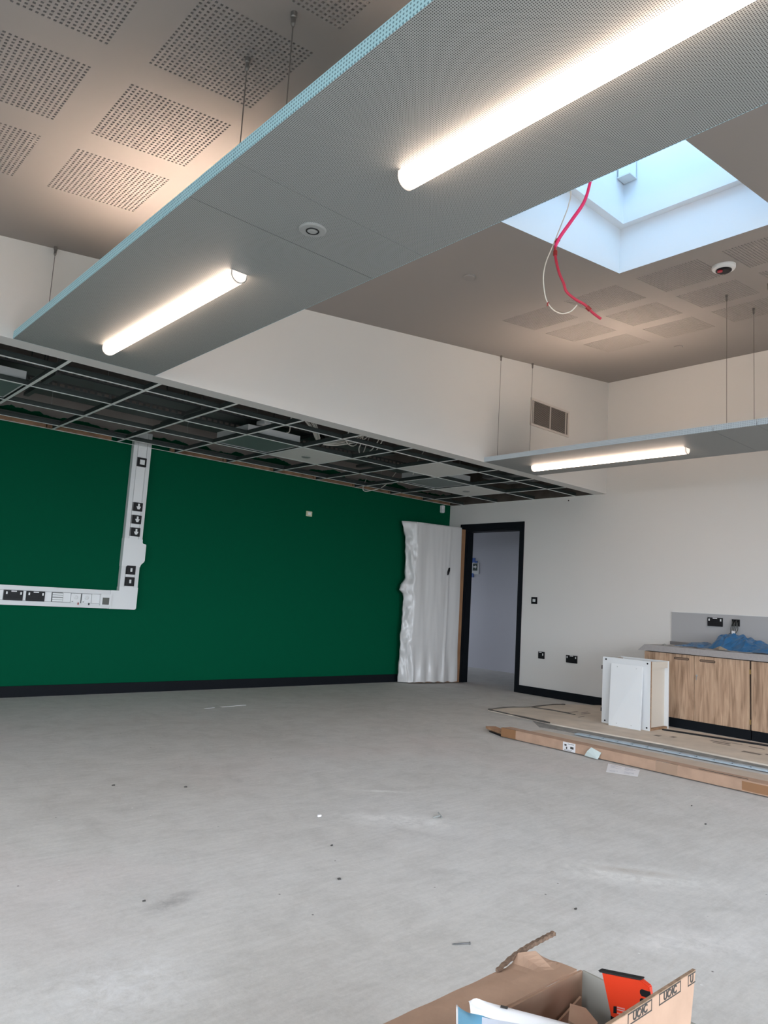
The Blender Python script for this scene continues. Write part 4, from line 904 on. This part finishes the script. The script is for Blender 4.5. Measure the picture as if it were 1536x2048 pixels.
# long carton
lc = thing('long_carton', 'long narrow brown carton lying on the concrete floor', 'carton', (-2.59, -4.2, 0))
CW0, CW1, CH = -2.652, -2.545, 0.074
MB().box(CW0, CW1, -5.62, -3.16, 0.0065, CH).build('carton_body', M_CARD, lc, bevel=0.003)
MB().box(CW0 - 0.001, CW0 + 0.03, -3.30, -3.158, 0.007, CH + 0.001).build('parcel_tape', mat('brown_tape', (0.30, 0.155, 0.075), 0.35, srgb=False), lc)
MB().box(CW0 - 0.001, CW0 + 0.002, -5.155, -5.0, 0.014, CH - 0.008).build('parcel_tape', MATS['brown_tape'], lc)
MB().box(CW0 - 0.001, CW0 + 0.02, -4.60, -4.45, 0.0075, CH + 0.001).build('clear_tape', mat('clear_tape', (0.40, 0.27, 0.19), 0.2, srgb=False), lc)
MB().box(CW0 + 0.035, CW0 + 0.042, -5.02, -4.72, CH, CH + 0.002).build('open_seam', M_INK, lc)
lab = MB().box(CW0 - 0.0015, CW0 - 0.0003, -3.838, -3.733, 0.008, 0.070).build('address_label', M_PAPER, lc)
m_ = MB()
for y, z, a_, b_ in ((-3.755, 0.050, 0.018, 0.012), (-3.81, 0.036, 0.028, 0.016), (-3.765, 0.030, 0.010, 0.016), (-3.80, 0.060, 0.05, 0.003), (-3.775, 0.018, 0.07, 0.002), (-3.775, 0.012, 0.06, 0.002)):
    m_.box(CW0 - 0.0018, CW0 - 0.0015, y - a_ / 2, y + a_ / 2, z - b_ / 2, z + b_ / 2)
m_.build('label_print', M_INK, lab)
dp = MB()
pts = [(-2.675, -3.93, 0.01), (-2.690, -4.045, 0.008), (-2.655, -4.05, 0.05), (-2.655, -3.97, 0.072), (-2.672, -3.95, 0.045)]
dp.prism(pts, (-0.004, 0, 0)); o = dp.build('document_pouch', mat('document_wallet', (0.62, 0.70, 0.68), 0.25, srgb=False), lc)
# boards poking out of the carton end
o = MB().prism([(-2.51, -2.88, 0.012), (-2.43, -2.92, 0.012), (-2.545, -3.16, 0.012), (-2.62, -3.16, 0.012)], (0, 0, 0.018)).build('timber_offcut', M_TIMBER); tag(o, 'brown board end sticking out of the long carton', 'board')
o = MB().prism([(-2.56, -2.96, 0.0005), (-2.53, -2.965, 0.0005), (-2.60, -3.16, 0.0005), (-2.64, -3.16, 0.0005)], (0, 0, 0.010)).build('black_profile', M_BLACKP); tag(o, 'black plastic profile sticking out under the board end', 'profile')
# printed paper on the floor
pp = thing('paper_sheet', 'printed white paper sheet lying on floor in front of carton', 'paper', (-2.81, -4.3, 0))
P4 = [Vector(p_) for p_ in ((-2.714, -4.135, 0.0006), (-2.686, -4.359, 0.0006), (-2.878, -4.460, 0.0006), (-2.979, -4.283, 0.0006))]
P4 = [Vector((-2.715, -4.14, 0.0006)), Vector((-2.69, -4.36, 0.0006)), Vector((-2.89, -4.455, 0.0006)), Vector((-2.965, -4.275, 0.0006))]
MB().prism(P4, (0, 0, 0.0008)).build('sheet', mat('bright_paper', (0.90, 0.89, 0.91), 0.7, srgb=False), pp)
m_ = MB()
for i in range(9):
    a = 0.12 + i * 0.09
    for b0, b1 in ((0.1, 0.1 + 0.3 * random.random() + 0.1), (0.55, 0.6 + 0.3 * random.random())):
        if random.random() < 0.3: continue
        p0 = P4[0].lerp(P4[3], a).lerp(P4[1].lerp(P4[2], a), b0); p1 = P4[0].lerp(P4[3], a).lerp(P4[1].lerp(P4[2], a), b1)
        m_.obox((p0 + p1) / 2 + zz * 0.0011, p1 - p0, zz.cross(p1 - p0), zz, (p1 - p0).length / 2, 0.002, 0.0002)
m_.build('print_lines', mat('grey_print', (0.35, 0.36, 0.42), 0.8, srgb=False), pp)

# ------------------------------------------------------------------ open carton in the foreground
fb = thing('open_carton', 'open brown cardboard box in the foreground with flaps up', 'carton', (-6.2, -6.13, 0))
X0, X1, Y0, Y1, ZT = -6.52, -5.955, -6.25, -6.02, 0.30; th = 0.005
M_INSIDE = mat('grey_inner_liner', (0.34, 0.33, 0.29), 0.85, srgb=False)
MB().box(X0, X1, Y0, Y1, 0.001, 0.006).build('base', M_CARD, fb)
MB().box(X0, X1 + 0.0, Y1, Y1 + th, 0.001, ZT).build('wall_panel', M_CARD, fb)
MB().box(X0, X1, Y0 - th, Y0, 0.001, ZT).build('wall_panel', M_CARD, fb)
MB().box(X0 - th, X0, Y0, Y1, 0.001, ZT).build('wall_panel', M_CARD, fb)
MB().box(X1, X1 + th, Y0, Y1, 0.001, ZT).build('wall_panel', M_INSIDE, fb)
# flap folded outwards, its far edge torn up
NXf, NYf = 30, 8; v = []; fs = []
for i in range(NXf + 1):
    a = i / NXf; x = X0 + (X1 - X0 - 0.012) * a
    wd = 0.105
    if a > 0.93: wd = 0.075
    for j in range(NYf + 1):
        b = j / NYf; y = Y1 + th + wd * b
        z = ZT + 0.004 - 0.012 * b * b
        pk_ = math.exp(-((a - 0.93) / 0.045) ** 2) * max(0, b - 0.45) / 0.55
        z += 0.028 * pk_ + 0.0015 * noise.noise(Vector((a * 10, b * 3, 2)))
        v.append((x, y, z))
n = len(v); v += [(x, y, z - 0.004) for x, y, z in v]
for i in range(NXf):
    for j in range(NYf):
        k = i * (NYf + 1) + j; fs.append((k, k + NYf + 1, k + NYf + 2, k + 1)); fs.append((k + n, k + 1 + n, k + NYf + 2 + n, k + NYf + 1 + n))
def rim(idx):
    for p_, q_ in zip(idx, idx[1:]): fs.append((p_, q_, q_ + n, p_ + n))
rim([j for j in range(NYf + 1)]); rim([NXf * (NYf + 1) + j for j in range(NYf + 1)]); rim([i * (NYf + 1) for i in range(NXf + 1)]); rim([i * (NYf + 1) + NYf for i in range(NXf + 1)])
MB().add(v, fs).build('flap', M_CARD, fb)
# torn corrugated strip curling up from the flap edge
tp = smooth_path([(-6.095, -5.915, 0.297), (-6.04, -5.908, 0.304), (-5.98, -5.905, 0.309), (-5.93, -5.905, 0.312), (-5.893, -5.908, 0.316)], 8)
m_ = MB(); v = []; fs = []
for i, p_ in enumerate(tp):
    wv = 0.0011 * math.sin(i * 2.1); hh = 0.0022 + 0.0018 * min(1, i / 12)
    v += [p_ + Vector((0, wv - 0.004, -hh)), p_ + Vector((0, wv + 0.004, -hh)), p_ + Vector((0, wv + 0.004, hh)), p_ + Vector((0, wv - 0.004, hh + wv))]
for i in range(len(tp) - 1):
    for k in range(4): fs.append((i * 4 + k, i * 4 + (k + 1) % 4, i * 4 + 4 + (k + 1) % 4, i * 4 + 4 + k))
fs += [(0, 1, 2, 3), tuple(len(v) - 4 + k for k in (3, 2, 1, 0))]
o = m_.add(v, fs).build('torn_strip', mat('torn_flutes', (0.17, 0.11, 0.075), 0.9, srgb=False, var=0.4, scale=160), fb); o['label'] = 'torn corrugated strip curling off the flap'
# near flap standing up, printed along its top edge
FB, FT = Vector((0, Y0 - 0.002, ZT)), Vector((0, -6.2530, 0.3935)); fu = (FT - FB).normalized(); FH = (FT - FB).length; fn = Vector((1, 0, 0)).cross(fu)   # fn: out of the seen face
if fn.y > 0: fn = -fn
def fp(x, h, o=0.0): return Vector((x, 0, 0)) + FB + fu * h + fn * o
XE = X1 - 0.006
MB().prism([fp(X0, 0), fp(XE - 0.018, 0), fp(XE, FH), fp(X0, FH)], fn * -0.005).build('flap', M_CARD, fb)
MB().prism([fp(X0, FH, 0.0004), fp(XE, FH, 0.0004), fp(XE, FH, -0.0054), fp(X0, FH, -0.0054)], fu * 0.0015).build('cut_edge', M_CARDIN, fb)
for k, (cx, w2) in enumerate(((-6.155, 0.038), (-6.055, 0.038), (-5.976, 0.014))):
    h2 = 0.0092; hc = FH - 0.0098; t2 = 0.002
    bars = [(cx - w2, cx + w2, hc - h2, hc - h2 + t2), (cx - w2, cx + w2, hc + h2 - t2, hc + h2), (cx - w2, cx - w2 + t2, hc - h2, hc + h2)]
    if k < 2: bars.append((cx + w2 - t2, cx + w2, hc - h2, hc + h2))
    pr = MB()
    for a, b, c_, d_ in bars: pr.prism([fp(a, c_), fp(b, c_), fp(b, d_), fp(a, d_)], fn * 0.0004)
    pr.build('stamp_frame', M_INK, fb)
    text_obj('stamp_lettering', 'UC4C' if k < 2 else 'U', 0.0175, frame_mat(fp(cx, hc, 0.0004), (1, 0, 0), fu), M_INK, fb)
# small inner flap pieces and packing
m_ = MB(); m_.prism([(-6.10, Y1 - 0.012, 0.225), (-5.975, Y1 - 0.012, 0.262), (-5.965, Y1 - 0.012, 0.10), (-6.10, Y1 - 0.012, 0.10)], (0, 0.004, 0)); m_.build('inner_flap', M_CARD, fb)
m_ = MB(); m_.prism([(-6.085, -6.075, 0.268), (-6.05, -6.055, 0.278), (-6.028, -6.075, 0.272), (-6.035, -6.105, 0.262), (-6.07, -6.112, 0.258)], (0, 0, 0.004)); m_.build('inner_flap', M_CARD, fb)
# contents
rt = thing('orange_tool_case', 'orange-red plastic case with black slots standing in the open carton', 'case', (-5.97, -6.12, 0.1))
xr = -5.972
out = [(xr, -6.073, 0.323), (xr, -6.153, 0.341), (xr, -6.171, 0.336), (xr, -6.178, 0.300), (xr, -6.160, 0.12), (xr, -6.108, 0.12), (xr, -6.094, 0.254)]
MB().prism(out, (0.012, 0, 0)).build('shell', M_RED, rt, bevel=0.0015)
MB().prism([(xr - 0.001, -6.066, 0.3235), (xr - 0.001, -6.155, 0.3435), (xr - 0.001, -6.155, 0.341), (xr - 0.001, -6.070, 0.3215)], (0.014, 0, 0)).build('top_lip', mat('charcoal_lip', (0.035, 0.035, 0.035), 0.7, srgb=False, spec=0.1), rt)
for k in range(3):
    z0 = 0.3275 - k * 0.0155; y0 = -6.1555
    MB().prism(round_poly([(-6.176, z0 - 0.011, 0), (y0 + 0.002, z0 - 0.0145 , 0.004), (y0 + 0.001, z0 - 0.002, 0.004), (-6.1755, z0 + 0.0015, 0)], 0, 0), (0, 0, 0)) if False else None
    sl = [(xr - 0.0012, -6.1735, z0 + 0.001), (xr - 0.0012, -6.157, z0 - 0.001), (xr - 0.0012, -6.154, z0 - 0.004), (xr - 0.0012, -6.154, z0 - 0.009), (xr - 0.0012, -6.157, z0 - 0.0125), (xr - 0.0012, -6.1765, z0 - 0.0105)]
    MB().prism(sl, (0.002, 0, 0)).build('vent_slot', M_BLACKP, rt)
MB().box(xr - 0.001, xr + 0.013, -6.162, -6.095, 0.118, 0.2535).build('black_foot', M_BLACKP, rt)
MB().prism([(xr - 0.0012, -6.1005, 0.273), (xr - 0.0012, -6.1065, 0.275), (xr - 0.0012, -6.1065, 0.263), (xr - 0.0012, -6.1005, 0.261)], (0.001, 0, 0)).build('badge', M_BLACKP, rt)
m_ = MB()
for dz in (0.0, -0.004, -0.0105): m_.prism([(xr - 0.0012, -6.108, 0.2755 + dz), (xr - 0.0012, -6.124, 0.279 + dz), (xr - 0.0012, -6.124, 0.277 + dz), (xr - 0.0012, -6.108, 0.2735 + dz)], (0.001, 0, 0))
m_.build('badge_lettering', mat('pale_pink_print', (0.75, 0.35, 0.33), 0.5, srgb=False), rt)
# white and blue bag
bg_ = thing('paper_packet', 'white printed packet with blue inside lying on the open carton', 'packet', (-6.27, -6.06, 0.3))
M_LBLUE = mat('light_blue_liner', (0.20, 0.48, 0.68), 0.5, srgb=False)
rear = smooth_path([(-6.297, -6.015, 0.343), (-6.285, -6.030, 0.347), (-6.262, -6.066, 0.345), (-6.224, -6.14, 0.345), (-6.18, -6.22, 0.342)], 5)
front = smooth_path([(-6.308, -6.030, 0.334), (-6.293, -6.052, 0.331), (-6.268, -6.096, 0.334), (-6.235, -6.155, 0.335), (-6.195, -6.23, 0.333)], 5)
NP = len(rear); NQ = 6; v = []; fs = []
for i in range(NP):
    for j in range(NQ + 1):
        b = j / NQ; P = rear[i].lerp(front[i], b); P.z += 0.004 * math.sin(PI * b) + 0.003 * math.exp(-((i / NP - 0.18) / 0.08) ** 2) * math.cos(b * 7); v.append(P)
for i in range(NP - 1):
    for j in range(NQ): k = i * (NQ + 1) + j; fs.append((k, k + NQ + 1, k + NQ + 2, k + 1))
MB().add(v, fs).build('top_sheet', M_PAPER, bg_, smooth=True)
low = [p_ + Vector((-0.012, -0.012, -0.075)) for p_ in front]
MB().add(front + low, [(i, i + 1, NP + i + 1, NP + i) for i in range(4, NP - 1)]).build('side_sheet', mat('shaded_paper', (0.50, 0.51, 0.56), 0.7, srgb=False), bg_, smooth=True)  # packet's front side: its shade is put into the paper colour
v = []; fs = []
for i in range(9):
    a = i / 8; L0 = Vector((-6.316, -6.006, 0.338)).lerp(Vector((-6.368, -6.056, 0.322)), a); R0 = Vector((-6.275, -6.04, 0.334)).lerp(Vector((-6.318, -6.098, 0.300)), a)
    for j in range(7):
        b = j / 6; P = L0.lerp(R0, b); P.z += -0.010 * math.sin(PI * b) + 0.002 * math.sin(9 * a); v.append(P)
for i in range(8):
    for j in range(6): k = i * 7 + j; fs.append((k, k + 7, k + 8, k + 1))
MB().add(v, fs).build('blue_liner', M_LBLUE, bg_, smooth=True)
MB().tube([v[i * 7] for i in range(9)], 0.0016, 6).build('rim', M_PAPER, bg_, smooth=True)
MB().obox((-6.268, -6.069, 0.3475), (0.5, -0.866, 0), (0.866, 0.5, 0), (0, 0, 1), 0.006, 0.0035, 0.0006).build('printed_mark', M_INK, bg_)
o = MB().lathe([(0.02, 0), (0.026, 0.07), (0.024, 0.072), (0.018, 0.004)], (-6.04, -6.13, 0.19), seg=20).build('paper_cup', M_PAPER, smooth=True); tag(o, 'white curved packaging piece inside the open carton', 'packaging')
o = MB().lathe([(0.01, 0), (0.022, 0.01), (0.026, 0.03), (0.018, 0.05), (0.006, 0.056)], (-6.10, -6.10, 0.20), seg=14).build('glove_ball', mat('teal_fabric', (0.10, 0.30, 0.32), 0.7, srgb=False), smooth=True); tag(o, 'crumpled teal rag inside the open carton', 'rag')

# ------------------------------------------------------------------ debris on the floor
sc = thing('screw', 'small steel screw lying on the concrete near the open carton', 'screw', (-5.558, -5.349, 0))
a, b = Vector((-5.58, -5.335, 0.003)), Vector((-5.532, -5.362, 0.0035))
MB().tube([a, a.lerp(b, 0.15), b], [0.0006, 0.0022, 0.0024], 8).build('shank', M_DSTEEL, sc)
MB().tube([b, b + (b - a).normalized() * 0.003], [0.0025, 0.0048], 10).build('head', M_DSTEEL, sc)
def chip(x, y, s_, m):
    pts = []; k = 6
    for i in range(k):
        an = 2 * PI * i / k + random.uniform(-0.3, 0.3); rr = s_ * random.uniform(0.5, 1.1); pts.append((x + rr * math.cos(an), y + 0.7 * rr * math.sin(an), 0.0004))
    return MB().prism(pts, (random.uniform(-0.2, 0.2) * s_, random.uniform(-0.2, 0.2) * s_, s_ * 0.5))
o = chip(-5.154, -4.101, 0.016, M_PAPER).build('plaster_chip', M_PAPER); tag(o, 'single bright white plaster chip in the middle of the floor', 'debris')
o = MB().tube(smooth_path([(-4.70, -4.40, 0.004), (-4.67, -4.415, 0.012), (-4.655, -4.39, 0.018), (-4.66, -4.42, 0.004)], 4), 0.004, 6).build('cable_offcut', M_GREYP); tag(o, 'curled grey cable offcut on the middle of the floor', 'debris')
for x, y, lb in ((-5.025, -5.403, 'dark debris chip on the floor behind the open carton'), (-3.269, -4.982, 'dark debris chip on the floor just in front of the long carton end'), (-3.556, -5.188, 'thin dark debris chip at the right edge, before the long carton'),
             (-5.35, -4.45, 'dark debris chip left of the white plaster chip'), (-5.55, -4.75, 'dark debris chip on open floor midway to the open carton'), (-5.45, -3.35, 'dark debris chip on open floor nearest the trunking corner'),
             (-5.75, -3.15, 'farthest left dark debris chip on the floor before the green wall'), (-6.2, -4.55, 'dark debris chip at the left foreground of the floor')):
    o = chip(x, y, random.uniform(0.006, 0.0095), M_INK).build('debris_chip', mat('dark_debris', (0.06, 0.055, 0.05), 0.8, srgb=False)); tag(o, lb, 'debris', 'dark debris chips on the floor')
for x, y, l_, an, lb in ((-3.84, -1.067, 0.26, 0.1, 'longer thin white plaster streak on the floor near the green wall'), (-4.1, -1.10, 0.10, 0.2, 'shorter thin white plaster streak on the floor near the green wall')):
    o = MB().obox((x, y, 0.0015), (math.cos(an), math.sin(an), 0), (-math.sin(an), math.cos(an), 0), (0, 0, 1), l_ / 2, 0.012, 0.001).build('plaster_streak', M_PAPER); tag(o, lb, 'debris')
